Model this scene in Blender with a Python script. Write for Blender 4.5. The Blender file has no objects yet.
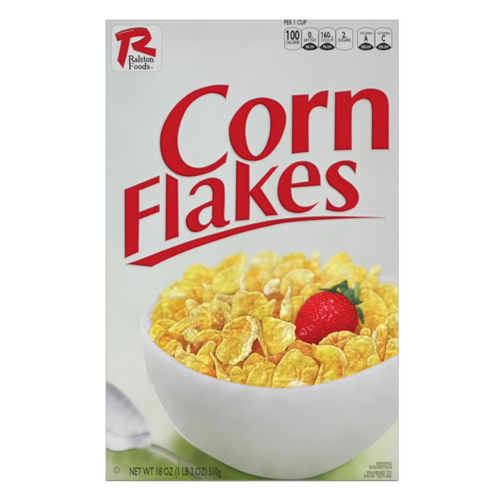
import bpy, bmesh, math
import numpy as np

S = 0.00066                      # metres per unit of the carton's own artwork grid
CX, BZ = 252.1, 480.8            # artwork coordinates of the carton's centre line and foot
W0, W1, H0, H1 = 105.2, 399.0, 19.2, 480.8
DEPTH = 0.056
KE = 0.985                         # ink density calibration (albedo = printed tone * KE)

scene = bpy.context.scene
col = scene.collection
rng = np.random.RandomState(7)

def wx(px): return (px - CX) * S
def wz(py): return (BZ - py) * S

# ------------------------------------------------------------------ artwork raster (ink tones)
G = 0.25
OX, OY = 106.1, 20.0
NX, NY = 1168, 1840
gx = OX + np.arange(NX + 1) * G
gy = OY + np.arange(NY + 1) * G
GX, GY = np.meshgrid(gx, gy)
img = np.zeros((NY + 1, NX + 1, 3), np.float32)
own = np.zeros((NY + 1, NX + 1), np.int16)

def noise(scale, seed):
    r = np.random.RandomState(seed)
    nx = int(NX * G / scale) + 4; ny = int(NY * G / scale) + 4
    g = r.rand(ny, nx).astype(np.float32) * 2 - 1
    fx = np.arange(NX + 1) * G / scale; fy = np.arange(NY + 1) * G / scale
    ix = fx.astype(int); iy = fy.astype(int)
    tx = fx - ix; ty = fy - iy
    tx = (tx * tx * (3 - 2 * tx)).astype(np.float32)[None, :]; ty = (ty * ty * (3 - 2 * ty)).astype(np.float32)[:, None]
    a = g[iy][:, ix]; b = g[iy][:, ix + 1]; c = g[iy + 1][:, ix]; d = g[iy + 1][:, ix + 1]
    return (a * (1 - tx) + b * tx) * (1 - ty) + (c * (1 - tx) + d * tx) * ty
N08 = noise(0.8, 1); N2 = noise(1.9, 2); N5 = noise(5.0, 3); N12 = noise(13.0, 4); N40 = noise(45, 5)
# crumpled relief of toasted flakes, as the printed photograph records it (light from upper left)
def ridge(a): return 1 - np.abs(a) * 2
hgt = noise(8.0, 21) * 3.6 + ridge(noise(6.0, 22)) * 1.5 + noise(2.8, 23) * .65 + noise(1.2, 24) * .10 + noise(.7, 25) * .025
ey, ex = np.gradient(hgt, G)
EMB = np.clip((ex * .55 + ey * .83) * .42, -1, 1).astype(np.float32)
CRV = np.clip(noise(2.2, 26) * .6 + noise(1.0, 27) * .5, -1, 1)
r9 = np.random.RandomState(5)

def idw(X, Y, stops, p=2.0, s2=2.0):
    acc = np.zeros(X.shape + (3,), np.float32); w = np.zeros(X.shape, np.float32)
    for x, y, c in stops:
        k = 1.0 / ((X - x) ** 2 + (Y - y) ** 2 + s2) ** p
        acc += k[..., None] * np.array(c, np.float32)[None, None, :] / 255.0; w += k
    return acc / w[..., None]

def spline(pts, n=6, closed=True):
    """Catmull-Rom through pts; a third item 'c' marks a sharp corner."""
    P = [np.array(p[:2], float) for p in pts]; C = [len(p) > 2 for p in pts]
    m = len(P); out = []
    for i in range(m if closed else m - 1):
        p1, p2 = P[i], P[(i + 1) % m]
        p0 = P[i - 1] if (closed or i > 0) else p1
        p3 = P[(i + 2) % m] if (closed or i + 2 < m) else p2
        if C[i] and C[(i + 1) % m]:
            out.append(p1); continue
        if C[i]: p0 = p1 - (p2 - p1) * 0.5
        if C[(i + 1) % m]: p3 = p2 + (p2 - p1) * 0.5
        t1 = (p2 - p0) * 0.5; t2 = (p3 - p1) * 0.5
        L = np.linalg.norm(p2 - p1) + 1e-9
        for t in (t1, t2):
            k = np.linalg.norm(t)
            if k > L: t *= L / k
        for k in range(n):
            t = k / n
            h = (2*t**3-3*t**2+1, t**3-2*t**2+t, -2*t**3+3*t**2, t**3-t**2)
            out.append(h[0]*p1 + h[1]*t1 + h[2]*p2 + h[3]*t2)
    if not closed: out.append(P[-1])
    return np.array(out)

def box_of(poly, pad):
    x0 = max(0, int((poly[:, 0].min() - pad - OX) / G)); x1 = min(NX + 1, int((poly[:, 0].max() + pad - OX) / G) + 2)
    y0 = max(0, int((poly[:, 1].min() - pad - OY) / G)); y1 = min(NY + 1, int((poly[:, 1].max() + pad - OY) / G) + 2)
    return slice(y0, max(y1, y0 + 1)), slice(x0, max(x1, x0 + 1))

def dist(poly, X, Y, closed=True):
    d = np.full(X.shape, 1e9, np.float32); ins = np.zeros(X.shape, bool)
    m = len(poly)
    for i in range(m if closed else m - 1):
        ax, ay = poly[i]; bx, by = poly[(i + 1) % m]
        ex, ey = bx - ax, by - ay; L = ex * ex + ey * ey
        if L < 1e-9: continue
        t = np.clip(((X - ax) * ex + (Y - ay) * ey) / L, 0, 1)
        q = (X - ax - t * ex) ** 2 + (Y - ay - t * ey) ** 2
        np.minimum(d, q, out=d)
        if closed and ey != 0:
            c = ((Y >= ay) != (Y >= by)) & (X < ax + (Y - ay) * ex / ey)
            ins ^= c
    d = np.sqrt(d)
    return np.where(ins, -d, d) if closed else d

def smooth(a): a = np.clip(a, 0, 1); return a * a * (3 - 2 * a)

OWN = [('front_print', None)]
def owner(name, parent=None):
    OWN.append((name, parent)); return len(OWN) - 1

def lay(sl, c, a, oid=None, th=0.5):
    img[sl] = img[sl] * (1 - a[..., None]) + c * a[..., None]
    if oid is not None: own[sl][a > th] = oid

def fill(pts, c, soft=0.6, oid=None, curve=True, th=0.5):
    poly = spline(pts) if curve else np.array([p[:2] for p in pts], float)
    sl = box_of(poly, soft + 1); X, Y = GX[sl], GY[sl]
    sd = dist(poly, X, Y); a = smooth(0.5 - sd / soft)
    if callable(c): c = c(X, Y)
    elif isinstance(c, list): c = idw(X, Y, c)
    else: c = np.array(c, np.float32) / 255
    lay(sl, c, a, oid, th)
    return sl, sd

def line(pts, w, c, soft=0.4, alpha=1.0, oid=None, closed=False, curve=True):
    poly = spline(pts, closed=closed) if curve else np.array([p[:2] for p in pts], float)
    sl = box_of(poly, w + soft + 1)
    d = dist(poly, GX[sl], GY[sl], closed); d = np.abs(d)
    a = smooth(0.5 - (d - w / 2) / soft) * alpha
    lay(sl, np.array(c, np.float32) / 255, a, oid)

# ---------------- background of the print, edge vignetting painted into its tones
BG = [(110,25,(196,197,195)),(180,25,(200,201,199)),(250,24,(199,200,199)),(330,24,(196,196,195)),(396,24,(194,194,193)),
 (110,80,(198,201,200)),(180,70,(209,212,210)),(250,65,(208,210,209)),(330,70,(203,205,203)),(394,80,(198,199,197)),
 (110,140,(200,205,204)),(145,140,(207,212,210)),(215,130,(209,213,211)),(320,130,(206,209,206)),(394,150,(198,199,197)),
 (110,210,(202,206,205)),(160,230,(208,213,211)),(230,200,(210,214,212)),(330,190,(208,210,208)),(394,220,(198,199,197)),
 (110,280,(205,209,205)),(140,280,(211,215,212)),(200,250,(209,212,209)),(290,240,(208,210,209)),(350,240,(204,205,203)),(394,262,(198,198,196)),
 (108,320,(207,211,205)),(125,340,(216,220,212)),(110,365,(210,214,206)),(135,370,(215,218,213)),(130,393,(213,215,212)),(150,400,(213,215,212)),(152,425,(214,214,210)),
 (160,412,(215,217,213)),(142,386,(214,216,213)),(144,400,(214,216,213)),(154,410,(214,216,213)),(158,422,(214,216,213)),(154,432,(219,220,214)),(166,428,(216,217,208)),(148,372,(214,217,210)),(118,378,(214,217,211)),(160,438,(212,212,204)),(170,432,(206,208,192)),(160,448,(196,196,180)),
 (110,456,(158,165,112)),(107,464,(183,188,160)),(107,478,(183,188,158)),(118,478,(180,185,150)),(125,462,(150,165,95)),(118,456,(130,144,72)),(135,455,(124,140,68)),(146,457,(116,132,66)),
 (142,467,(140,158,84)),(150,478,(150,166,88)),(135,478,(168,180,125)),(165,475,(135,158,62)),(178,478,(128,152,52)),(160,466,(118,138,58)),
 (180,441,(126,142,62)),(175,438,(172,178,135)),(186,448,(114,132,50)),(200,456,(92,106,44)),(212,464,(102,118,52)),(225,469,(100,120,44)),(236,476,(108,130,44)),
 (246,480,(110,132,50)),(262,480,(98,118,48)),(290,482,(120,132,84)),(318,479,(118,136,74)),(330,474,(142,164,78)),(338,478,(172,184,122)),(348,468,(170,188,110)),
 (358,460,(184,195,140)),(366,468,(196,201,162)),(376,452,(200,204,172)),(385,440,(204,207,184)),(394,428,(204,206,190)),(396,450,(203,204,188)),(396,475,(198,199,178)),(380,478,(196,200,164))]
yb = slice(int((300 - OY) / G), NY + 1)
up = [s for s in BG if s[1] < 345]
half = int((340 - OY) / G)
# coarse evaluation, then bilinear enlargement (the tone is smooth)
def coarse(stops, step, p, s2):
    xs = OX + np.arange(0, NX + 1 + step, step) * G; ys = OY + np.arange(0, NY + 1 + step, step) * G
    X, Y = np.meshgrid(xs, ys)
    C = idw(X, Y, stops, p, s2)
    fx = np.arange(NX + 1) / step; fy = np.arange(NY + 1) / step
    ix = fx.astype(int); iy = fy.astype(int)
    ix = np.minimum(ix, C.shape[1] - 2); iy = np.minimum(iy, C.shape[0] - 2)
    tx = (fx - ix)[None, :, None]; ty = (fy - iy)[:, None, None]
    return ((C[iy][:, ix] * (1 - tx) + C[iy][:, ix + 1] * tx) * (1 - ty) + (C[iy + 1][:, ix] * (1 - tx) + C[iy + 1][:, ix + 1] * tx) * ty).astype(np.float32)
A = coarse(BG, 8, 1.6, 500.0); B = coarse(BG, 4, 1.8, 26.0)
t = smooth((GY - 395) / 50)[..., None]
img[:] = A * (1 - t) + B * t
img *= np.array([.996, 1.0, 1.004], np.float32)
img += (N40 * 0.004 + N12 * 0.003)[..., None]
# small bumps and scuffs in the coating along the top edge
for x, y in [(166.5, 28), (173, 27), (180, 29), (187, 27.5), (118, 22), (123, 23.5), (212, 24), (245, 30), (263, 22), (140, 22.2)]:
    line([(x, y), (x + 1.2, y + 0.2)], 0.5, (224, 226, 222), 0.8, 0.5, curve=False)

rw_ = np.random.RandomState(3)
for _ in range(46):
    e = rw_.randint(4); tt = rw_.rand()
    if e == 0: x, y, dx_, dy_ = 107 + tt * 290, 20.5 + rw_.rand() * .8, rw_.uniform(.5, 4), 0
    elif e == 1: x, y, dx_, dy_ = 107 + tt * 290, 479.4 - rw_.rand() * .6, rw_.uniform(.5, 3), 0
    elif e == 2: x, y, dx_, dy_ = 106.5 + rw_.rand() * .5, 22 + tt * 455, 0, rw_.uniform(.5, 4)
    else: x, y, dx_, dy_ = 397.6 - rw_.rand() * .6, 22 + tt * 455, 0, rw_.uniform(.5, 4)
    if e == 1: continue
    line([(x, y), (x + dx_, y + dy_)], .35, (226, 226, 223) if rw_.rand() < .7 else (160, 160, 158), .8, rw_.uniform(.2, .6), curve=False)
line([(372, 117.5), (384, 116.6), (397, 117.2)], .4, (214, 215, 213), 1.2, .5); line([(366, 84), (380, 83.6), (397, 84.4)], .4, (186, 187, 186), 1.4, .35)
line([(106, 60), (112, 74), (115, 92)], .4, (212, 214, 213), 1.6, .4)

# ---------------- spoon (out of focus in the printed photograph)
SP = owner('printed_spoon')
# blurred handle across the green cloth
line([(150, 447), (170, 456), (190, 468), (215, 486)], 8, (142, 143, 118), 7, 0.75)
line([(152, 445), (164, 449), (176, 456), (190, 462)], 1.6, (112, 110, 96), 3, 0.8)
line([(150, 449), (164, 455), (176, 462)], 2.4, (196, 198, 180), 4, 0.8)
line([(186, 470), (200, 480), (206, 486)], 3, (88, 98, 52), 6, 0.7)
line([(215, 472), (232, 480)], 5, (86, 100, 44), 7, 0.5)
spoon = [(100, 379), (108, 382), (116, 387), (125, 395), (134, 405), (142, 415), (148, 425), (151, 434), (152, 441), (150, 446),
         (142, 448), (134, 447.5), (128, 449), (122, 451), (114, 451), (106, 449), (100, 447)]
scs = [(104,381,(150,148,152)),(106,386,(136,133,140)),(112,390,(128,125,132)),(119,396,(129,127,133)),(127,404,(140,138,144)),(134,412,(152,151,156)),(140,418,(170,169,172)),(146,427,(190,190,190)),(106,394,(168,166,172)),(112,400,(176,174,180)),(120,406,(176,175,180)),(128,414,(182,181,185)),(136,422,(194,193,196)),
 (107,408,(184,183,188)),(112,416,(192,191,195)),(120,420,(196,195,199)),(130,428,(200,199,202)),(108,424,(198,197,200)),(118,430,(203,203,205)),(107,429,(182,180,186)),(114,434,(188,187,192)),(122,437,(206,206,209)),(106,436,(212,212,216)),(112,441,(216,216,220)),(121,443,(214,214,218)),(108,445,(198,197,201)),(104,448,(168,168,162)),
 (116,448,(200,200,203)),(126,446,(204,204,207)),(130,438,(178,176,182)),(135,436,(164,162,168)),(138,441,(160,158,166)),(146,434,(132,130,138)),(143,444,(184,182,186)),(148,440,(206,205,206)),(140,430,(201,201,203)),(148,429,(203,203,202)),(146,446,(170,170,162))]
fill(spoon, lambda X, Y: 1 - (1 - idw(X, Y, scs, 1.9, 14.0)) * .86, 5.0, SP)
line([(132, 437), (140, 435), (149, 433)], 1.2, (142, 140, 148), 3.2, 0.8)
line([(104, 428), (112, 432), (122, 436), (130, 438)], 0.9, (168, 166, 174), 2.4, 0.5)
line([(104, 447.5), (110, 450.5), (118, 452), (128, 450.5), (136, 449.5)], 1.5, (92, 100, 62), 2.4, 0.6)

# ---------------- bowl, inside and back rim
BW = owner('printed_bowl')
inner = [(141.5, 330), (142, 318), (145, 308), (150, 301), (157, 295), (170, 288), (200, 280), (260, 275), (330, 275), (402, 283),
         (402, 350), (380, 362), (340, 378), (300, 386), (260, 385), (220, 378), (185, 364), (160, 348), (146, 338)]
fill(inner, [(146,312,(204,207,206)),(150,305,(208,210,210)),(156,300,(209,211,212)),(146,328,(216,217,222)),(150,320,(213,213,218)),(152,340,(212,212,218)),(170,356,(204,203,208)),(395,283,(206,207,209)),(386,281,(208,208,214)),(300,300,(200,190,170))], 3.0, BW)
line([(142.6, 332), (143, 320), (146.5, 309), (153, 300.5), (162, 293.5)], 1.5, (217, 218, 221), 1.8, 0.6)
line([(147, 332), (147.5, 322), (150.5, 312)], 0.8, (190, 192, 198), 2.0, 0.35)

# ---------------- the heap of flakes: a dark crumbly bed first
mass = [(152, 338), (153, 322), (159, 307), (166, 298), (178, 289), (189, 280), (200, 274), (216, 275), (232, 268), (248, 272), (262, 262), (277, 266), (290, 264), (306, 264), (318, 272),
        (325, 284), (338, 268), (350, 268), (362, 280), (376, 284), (386, 290), (402, 294), (402, 352), (380, 362), (340, 378), (300, 386.5), (260, 386), (220, 379), (185, 365), (164, 350)]
bed = [(160,310,(200,160,45)),(200,290,(203,150,30)),(240,285,(200,175,80)),(300,280,(205,160,50)),(350,285,(208,180,70)),(390,300,(203,160,30)),(390,340,(188,142,25)),
       (168,340,(200,128,22)),(195,347,(176,84,22)),(228,300,(170,110,45)),(232,328,(165,85,28)),(226,368,(196,112,22)),(212,372,(185,95,22)),(240,372,(188,120,25)),(258,347,(160,58,20)),(270,357,(190,100,26)),(278,310,(192,108,30)),(268,322,(180,92,26)),
       (305,350,(188,104,28)),(345,345,(182,88,22)),(345,372,(190,105,20)),(382,360,(180,90,16)),(268,300,(190,120,40)),(300,300,(203,165,45))]
FL0 = owner('printed_flake_bed', 'printed_bowl')
def bedc(X, Y):
    sl = box_of(np.array([[X.min(), Y.min()], [X.max(), Y.max()]]), 0)
    return idw(X, Y, bed, 2.2, 4.0)
sl, sd = fill(mass, bedc, 1.6, FL0)
m = (sd < 0)
img[sl] += (np.where(m, N2[sl] * 0.05 + N5[sl] * 0.05 + EMB[sl] * .10, 0))[..., None] * np.array([0.9, 1.0, 0.5], np.float32)

def flake(pts, stops, rim=(222, 207, 125), ang=110, rw=1.5, rs=0.75, soft=0.9, rough=1.0, edge=0.5, sh=0.3, lipk=.7):
    """one printed flake: outline, tones, a lit lip on the side facing ang (degrees, up = 90) and the painted shadow it drops below"""
    poly = spline(pts)
    sl = box_of(poly, 5); X, Y = GX[sl], GY[sl]
    if X.size < 20: return
    oy, ox = r9.randint(0, 900), r9.randint(0, 600)
    iy = (np.arange(sl[0].start, sl[0].stop) + oy) % NY; ix = (np.arange(sl[1].start, sl[1].stop) + ox) % NX
    ix2 = ix[:X.shape[1]]; iy2 = iy[:X.shape[0]]
    em = EMB[iy2][:, ix2]; cv = CRV[iy2][:, ix2]; n3 = N2[iy2][:, ix2]; n5 = N5[iy2][:, ix2]
    sd = dist(poly, X, Y) + (n5 * 1.0 + n3 * 0.75 + N08[sl] * 0.28) * edge
    if sh:                                            # occlusion shadow painted into the printed flakes beneath this one
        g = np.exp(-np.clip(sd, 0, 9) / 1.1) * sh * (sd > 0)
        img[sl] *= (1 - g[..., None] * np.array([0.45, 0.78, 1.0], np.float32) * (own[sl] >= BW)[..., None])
    c = idw(X, Y, stops, 1.8, 5.0)
    dy, dx = np.gradient(sd); L = np.sqrt(dx * dx + dy * dy) + 1e-6
    f = (dx * math.cos(math.radians(ang)) - dy * math.sin(math.radians(ang))) / L
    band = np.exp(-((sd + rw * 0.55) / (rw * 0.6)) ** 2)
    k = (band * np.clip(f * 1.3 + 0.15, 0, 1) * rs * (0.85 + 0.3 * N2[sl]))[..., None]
    # a thin curled lip along part of the edge, with the shade it throws on its own flake
    wd, ht = np.ptp(poly[:, 0]), np.ptp(poly[:, 1])
    if wd > 10 and ht > 9 and rough > .6 and lipk:
        a0 = math.radians(ang + r9.uniform(-70, 70)); mx, my = poly[:, 0].mean(), poly[:, 1].mean()
        ph = ((X - mx) * math.cos(a0) - (Y - my) * math.sin(a0)) / (np.hypot(X - mx, Y - my) + 1e-3)
        sec = smooth((ph - .25) / .45); wl = sec * r9.uniform(1.8, 3.0) + n3 * .5
        lip_ = sec * smooth((sd + wl) / 1.3 + .5) * .55 * lipk
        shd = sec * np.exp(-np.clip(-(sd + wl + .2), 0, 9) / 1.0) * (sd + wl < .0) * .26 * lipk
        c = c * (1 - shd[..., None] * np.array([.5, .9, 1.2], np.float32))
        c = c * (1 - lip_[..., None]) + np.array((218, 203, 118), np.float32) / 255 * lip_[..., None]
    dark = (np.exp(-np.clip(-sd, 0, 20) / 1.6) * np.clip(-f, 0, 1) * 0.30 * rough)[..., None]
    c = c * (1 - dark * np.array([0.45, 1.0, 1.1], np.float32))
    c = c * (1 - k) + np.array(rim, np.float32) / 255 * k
    n = N08[sl] * 0.034 + N2[sl] * 0.042 + N5[sl] * 0.030
    c = c + (n * rough)[..., None] * np.array([0.75, 1.0, 0.9], np.float32)
    inner = smooth(-sd / 1.2)
    fade0 = (0.45 + 0.55 * smooth((poly[:, 1].mean() - 268) / 40))
    back = 1 - smooth((poly[:, 1].mean() - 262) / 50)
    c = c * (1.05 + .03 * back) + .012
    c = c * (.95 - .03 * back) + np.array([.90, .86, .58], np.float32) * (.05 + .03 * back)
    c = c * np.array([1.0, 1.0 + .02 * (1 - back), 1 - .04 * (1 - back)], np.float32)
    c = c * (1 - .10 * back) + np.array([.86, .85, .62], np.float32) * .10 * back
    # one or two folds where the flake curled in the oven
    wd, ht = np.ptp(poly[:, 0]), np.ptp(poly[:, 1])
    if wd > 9 and ht > 9:
        for q in range(2 if wd * ht > 330 else 1):
            th = r9.uniform(0, math.pi); mx = poly[:, 0].mean() + r9.uniform(-.22, .22) * wd; my = poly[:, 1].mean() + r9.uniform(-.22, .22) * ht
            u = (X - mx) * math.cos(th) + (Y - my) * math.sin(th); v = -(X - mx) * math.sin(th) + (Y - my) * math.cos(th)
            u = u + r9.uniform(-.05, .05) * v * v + n5 * 1.4 + n3 * .5
            lgt = 1 if (math.cos(th) * .5 + math.sin(th)) < 0 else -1
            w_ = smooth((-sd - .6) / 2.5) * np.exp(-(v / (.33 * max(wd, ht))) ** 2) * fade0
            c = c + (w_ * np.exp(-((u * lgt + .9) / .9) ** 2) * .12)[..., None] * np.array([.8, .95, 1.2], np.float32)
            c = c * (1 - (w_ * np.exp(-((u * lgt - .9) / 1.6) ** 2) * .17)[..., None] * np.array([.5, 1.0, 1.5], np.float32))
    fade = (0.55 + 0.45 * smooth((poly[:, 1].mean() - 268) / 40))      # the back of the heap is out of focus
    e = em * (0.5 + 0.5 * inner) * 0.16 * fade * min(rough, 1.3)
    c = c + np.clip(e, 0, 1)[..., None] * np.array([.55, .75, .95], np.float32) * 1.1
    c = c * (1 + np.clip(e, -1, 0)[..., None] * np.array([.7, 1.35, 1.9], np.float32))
    cr = smooth((cv - .30) / .4) * .10 * fade * rough
    c = c + cr[..., None] * np.array([.5, .8, 1.1], np.float32)
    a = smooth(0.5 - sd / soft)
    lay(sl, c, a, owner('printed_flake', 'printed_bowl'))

PALE=(208,205,140); LEM=(207,193,72); YEL=(212,184,56); GLD=(205,162,36); ORG=(201,134,24); DRK=(176,94,24); RED=(160,70,24); WHT=(216,213,178); OLV=(196,160,50); BRN=(190,142,38)
f_ = flake
# back rows, faded by distance
f_([(248,266),(250,260),(256,254),(262,251),(268,250.5),(274,252.5),(278,257),(282,262),(278,268),(268,271),(256,271)],[(256,260,(208,211,172)),(262,257,(206,206,150)),(269,256,(206,197,96)),(275,259,(204,200,120)),(252,266,(207,207,160)),(264,264,(207,205,130))],rim=(210,212,160),rs=.4,soft=1.8,sh=.1)
f_([(276,266),(279,260),(286,255),(294,252.5),(301,252.3),(305,255),(306,262),(298,266),(286,268),(279,269)],[(290,257,(206,184,48)),(300,256,(202,176,52)),(281,262,(208,190,70)),(287,260,(204,172,36))],rim=(214,202,90),rs=.5,soft=1.4,sh=.15)
f_([(311,260),(312,254),(315,250.5),(318.5,251),(319.5,257),(320,268),(316,268)],[(315,254,(206,206,160)),(315,262,(212,190,90)),(318,264,(208,198,110))],rim=(208,208,150),soft=1.6,sh=.1)
f_([(322,277),(322.5,269),(328,262),(335,255),(343,252),(348,254),(351,260),(355,268),(360,276),(358,290),(344,292),(330,290)],[(341,257,(211,183,52)),(333,261,(211,190,78)),(347,256,(210,186,62)),(340,268,(207,205,124)),(350,274,(209,208,140)),(345,280,(212,210,150)),(328,277,(206,166,60)),(333,271,(206,202,110)),(325,271,(208,192,82)),(356,284,(210,206,130))],rim=(210,203,110),rs=.5,soft=1.6,sh=.15)
f_([(349,262),(354,264.5),(362,267),(367,271),(370,278),(364,284),(356,284),(351,274)],[(355,268,(208,190,72)),(361,275,(212,176,30)),(366,272,(206,188,70)),(354,277,(212,190,78))],rim=(212,200,100),rs=.4,soft=1.4,sh=.12)
f_([(366,277),(370,270),(375,266),(379.5,265.3),(381,268),(378,275),(376,281),(370,282)],[(373,271,(202,196,112)),(378,268,(203,202,140)),(374,276,(206,198,110))],rim=(207,207,150),rs=.7,soft=1.5,sh=.15)
f_([(374,292),(377,285),(384,283),(392,283.5),(398,286),(403,287),(403,316),(394,320),(386,310),(378,300)],[(381,290,(206,158,26)),(377,287,(206,182,60)),(387,286,(206,195,90)),(394,287,(206,200,116)),(392,297,(206,180,55)),(389,306,(206,172,40)),(397,310,(208,190,80)),(397,295,(207,193,84))],rim=(212,203,120),rs=.45,soft=1.4,sh=.15)
f_([(184,283),(183.5,275),(187,269),(193,265),(200,264),(206,266.5),(212,268),(218,267.5),(223,272),(224,282),(214,288),(204,292),(193,294),(187,290)],[(190,271,(204,190,74)),(197,268,(206,190,62)),(192,280,(206,192,62)),(200,278,(205,160,28)),(197,283,(208,166,30)),(210,281,(200,138,20)),(213,284,(198,140,30)),(205,273,(214,196,60)),(214,275,(215,198,66)),(218,270,(206,184,62)),(205,269,(206,192,66)),(220,278,(210,196,80)),(189,287,(207,190,60))],rim=(208,200,96),rs=.45,soft=1.4,sh=.15)
line([(200, 273.5), (207, 274), (214, 275.5), (219, 275)], 1.3, (219, 204, 82), 1.8, .6)
f_([(159,299),(160,294),(165,289),(171,284),(178,280),(186,279.5),(193,283),(197,290),(193,298),(184,302),(170,302)],[(162,294,(203,194,84)),(172,294,(212,209,158)),(176,290,(208,202,120)),(180,285,(204,191,66)),(189,285,(207,188,52)),(169,289,(203,196,92)),(188,294,(206,192,80)),(180,297,(211,206,146)),(166,298,(210,202,120))],rim=(207,200,100),rs=.45,soft=1.6,sh=.15)
f_([(187,297),(190,290),(196,286),(203,288),(206,294),(205,303),(196,306),(188,303)],[(197,291,(206,158,26)),(192,296,(206,150,20)),(199,301,(196,128,18)),(203,295,(206,165,40))],rs=.3,soft=1.6)
f_([(203,300),(204,290),(208,285),(215,284),(220,290),(218,300),(210,304)],[(208,290,(209,192,76)),(213,294,(206,178,60)),(208,299,(204,170,56)),(216,289,(208,196,90))],rs=.4,soft=1.5)
f_([(202,282.5),(205,283),(209,287),(209,289.5),(205,288)],[(205,285,(217,212,160))],rs=.2,soft=1.5,sh=0)
f_([(215,270),(219,264),(226,258.5),(234,255),(242,252.8),(246.5,256),(247,263),(243,269),(230,273),(219,277)],[(222,265,(202,168,30)),(230,261,(206,170,28)),(238,258,(208,168,34)),(244,257,(204,192,96)),(244,263,(208,205,140)),(221,271,(203,176,40))],rim=(203,193,80),rs=.6,soft=1.5,sh=.15)
f_([(212,286),(214,278),(220,272),(228,268),(237,264),(244,263),(245,270),(243,279),(240,287),(234,292.5),(223,294),(214,292)],[(219,278,(206,198,84)),(228,273,(203,190,60)),(237,268,(206,200,96)),(232,275,(198,184,56)),(224,284,(207,198,74)),(235,284,(203,190,66)),(242,268,(211,208,150)),(240,280,(209,206,136)),(220,291,(208,200,84)),(232,290,(206,190,60))],rim=(210,204,110),rs=.4,soft=1.4,sh=.2,rough=.7)
line([(221, 293.2), (230, 292.8), (236, 290.5)], .9, (186, 150, 40), 1.6, .6)
f_([(241,276),(245,270),(249,268),(250,276),(248,285),(245,293),(240,291),(240,283)],[(244,278,(214,211,172)),(245,286,(208,204,140)),(247,272,(210,208,156)),(242,288,(212,209,176))],rim=(218,216,184),rs=.5,soft=1.5,sh=.2)
f_([(247,272),(251,268),(258,265),(266,264),(272,268),(272,278),(268,288),(258,293),(249,290),(245,282)],[(254,274,(206,152,22)),(251,279,(204,160,34)),(258,286,(200,132,18)),(250,286,(206,176,54)),(264,268,(206,192,82)),(264,275,(208,200,110)),(262,280,(206,180,80)),(257,270,(204,170,38)),(262,288,(200,138,26))],rs=.35,soft=1.3)
line([(260, 272), (264, 272.5), (268, 271)], 1.2, (218, 214, 190), 1.6, .6)
line([(248, 281), (252, 280.5), (255, 281.5)], 1.2, (218, 203, 165), 1.6, .6)
f_([(262,282),(266,276),(272,273),(280,271),(288,271),(288,280),(282,290),(272,294),(263,292)],[(268,277,(206,196,80)),(278,275,(208,184,62)),(284,279,(207,182,70)),(270,286,(206,186,66)),(277,283,(206,192,90)),(266,288,(205,160,40))],rs=.5,soft=1.3)
f_([(272,274),(277,267),(286,262.5),(296,260),(306,258.6),(314,261),(319,267),(323,277),(326,286),(323,292),(315,290),(308,281),(300,274),(288,273),(279,277)],[(285,264,(214,208,156)),(279,269,(209,200,110)),(284,269,(204,168,42)),(292,266,(206,182,80)),(298,266,(203,166,40)),(300,261,(210,202,96)),(309,265,(206,142,18)),(304,264,(207,162,28)),(313,270,(205,146,18)),(318,279,(200,128,12)),(317,272,(209,180,60)),(321,284,(206,158,36)),(290,270,(206,180,60)),(314,264,(211,194,100))],rim=(214,206,126),ang=75,rs=.8,soft=1.1,sh=.25)
f_([(281,294),(281,284),(285,276),(291,271),(300,268.7),(308,269.5),(314,274),(312,283),(306,289),(299,295),(290,297)],[(300,274,(210,208,140)),(307,274,(212,208,146)),(292,278,(208,200,104)),(286,284,(208,186,74)),(293,286,(206,176,60)),(298,286,(202,142,26)),(304,283,(207,190,96)),(286,292,(204,168,50)),(299,292,(198,128,24))],rim=(219,216,166),ang=100,rs=.7,soft=1.1)
f_([(300,293),(305,286),(313,283),(322,284),(331,285),(333,291),(326,297),(314,301),(305,300)],[(308,290,(212,190,76)),(316,287,(207,176,58)),(318,293,(213,190,66)),(326,289,(212,198,96)),(307,297,(208,176,52))],rim=(219,208,140),rs=.5,soft=1.1)
f_([(322,291),(326,284),(333,279.5),(341,277),(348,278),(352,284),(348,292),(334,294)],[(328,285,(214,207,126)),(336,282,(212,192,82)),(343,280,(212,186,62)),(334,288,(212,188,60)),(346,285,(210,192,80))],rim=(220,214,150),rs=.6,soft=1.2,sh=.2)
f_([(357,294),(359,287),(364,281),(370,277),(376,275.3),(378,280),(377,289),(370,294),(362,298)],[(363,284,(211,192,80)),(370,280,(211,186,60)),(363,289,(207,162,34)),(371,286,(209,182,56)),(375,280,(209,190,70)),(366,292,(205,150,24)),(374,290,(208,164,30))],rim=(214,204,120),rs=.7,soft=1.2,sh=.25)
line([(360, 288), (366, 286), (372, 286), (377, 288)], 1.1, (215, 199, 90), 1.6, .6)
f_([(289,299),(294,296),(303,296),(312,299),(312,308),(303,316),(297,323),(290,324)],[(295,302,(207,178,60)),(301,304,(204,168,44)),(294,312,(203,160,40)),(305,300,(208,178,66)),(293,320,(196,140,40))],rs=.35,soft=1.2)
f_([(263.5,293),(264.5,286),(269,281),(275,278.5),(280,280),(279,286),(274,291),(268,295)],[(267,288,(217,216,196)),(271,283,(215,213,186)),(276,282,(212,206,160)),(272,288,(211,204,150)),(276,287,(205,180,90))],rim=(222,220,204),rs=.6,soft=1.1,rough=1.3)
f_([(214,298),(218,293),(228,295),(238,295),(236,303),(226,304),(216,303)],[(218,297,(206,190,110)),(228,299,(196,162,66)),(222,301,(196,160,80))],rs=.3,soft=1.1)
line([(215, 294.5), (221, 296.5), (229, 297), (234, 296)], .9, (222, 206, 168), 1.2, .8); line([(217, 297.5), (223, 299), (230, 299)], .7, (164, 122, 62), 1.2, .6); line([(222, 300), (229, 299.5), (233, 300)], .8, (218, 205, 140), 1.2, .7)
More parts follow.
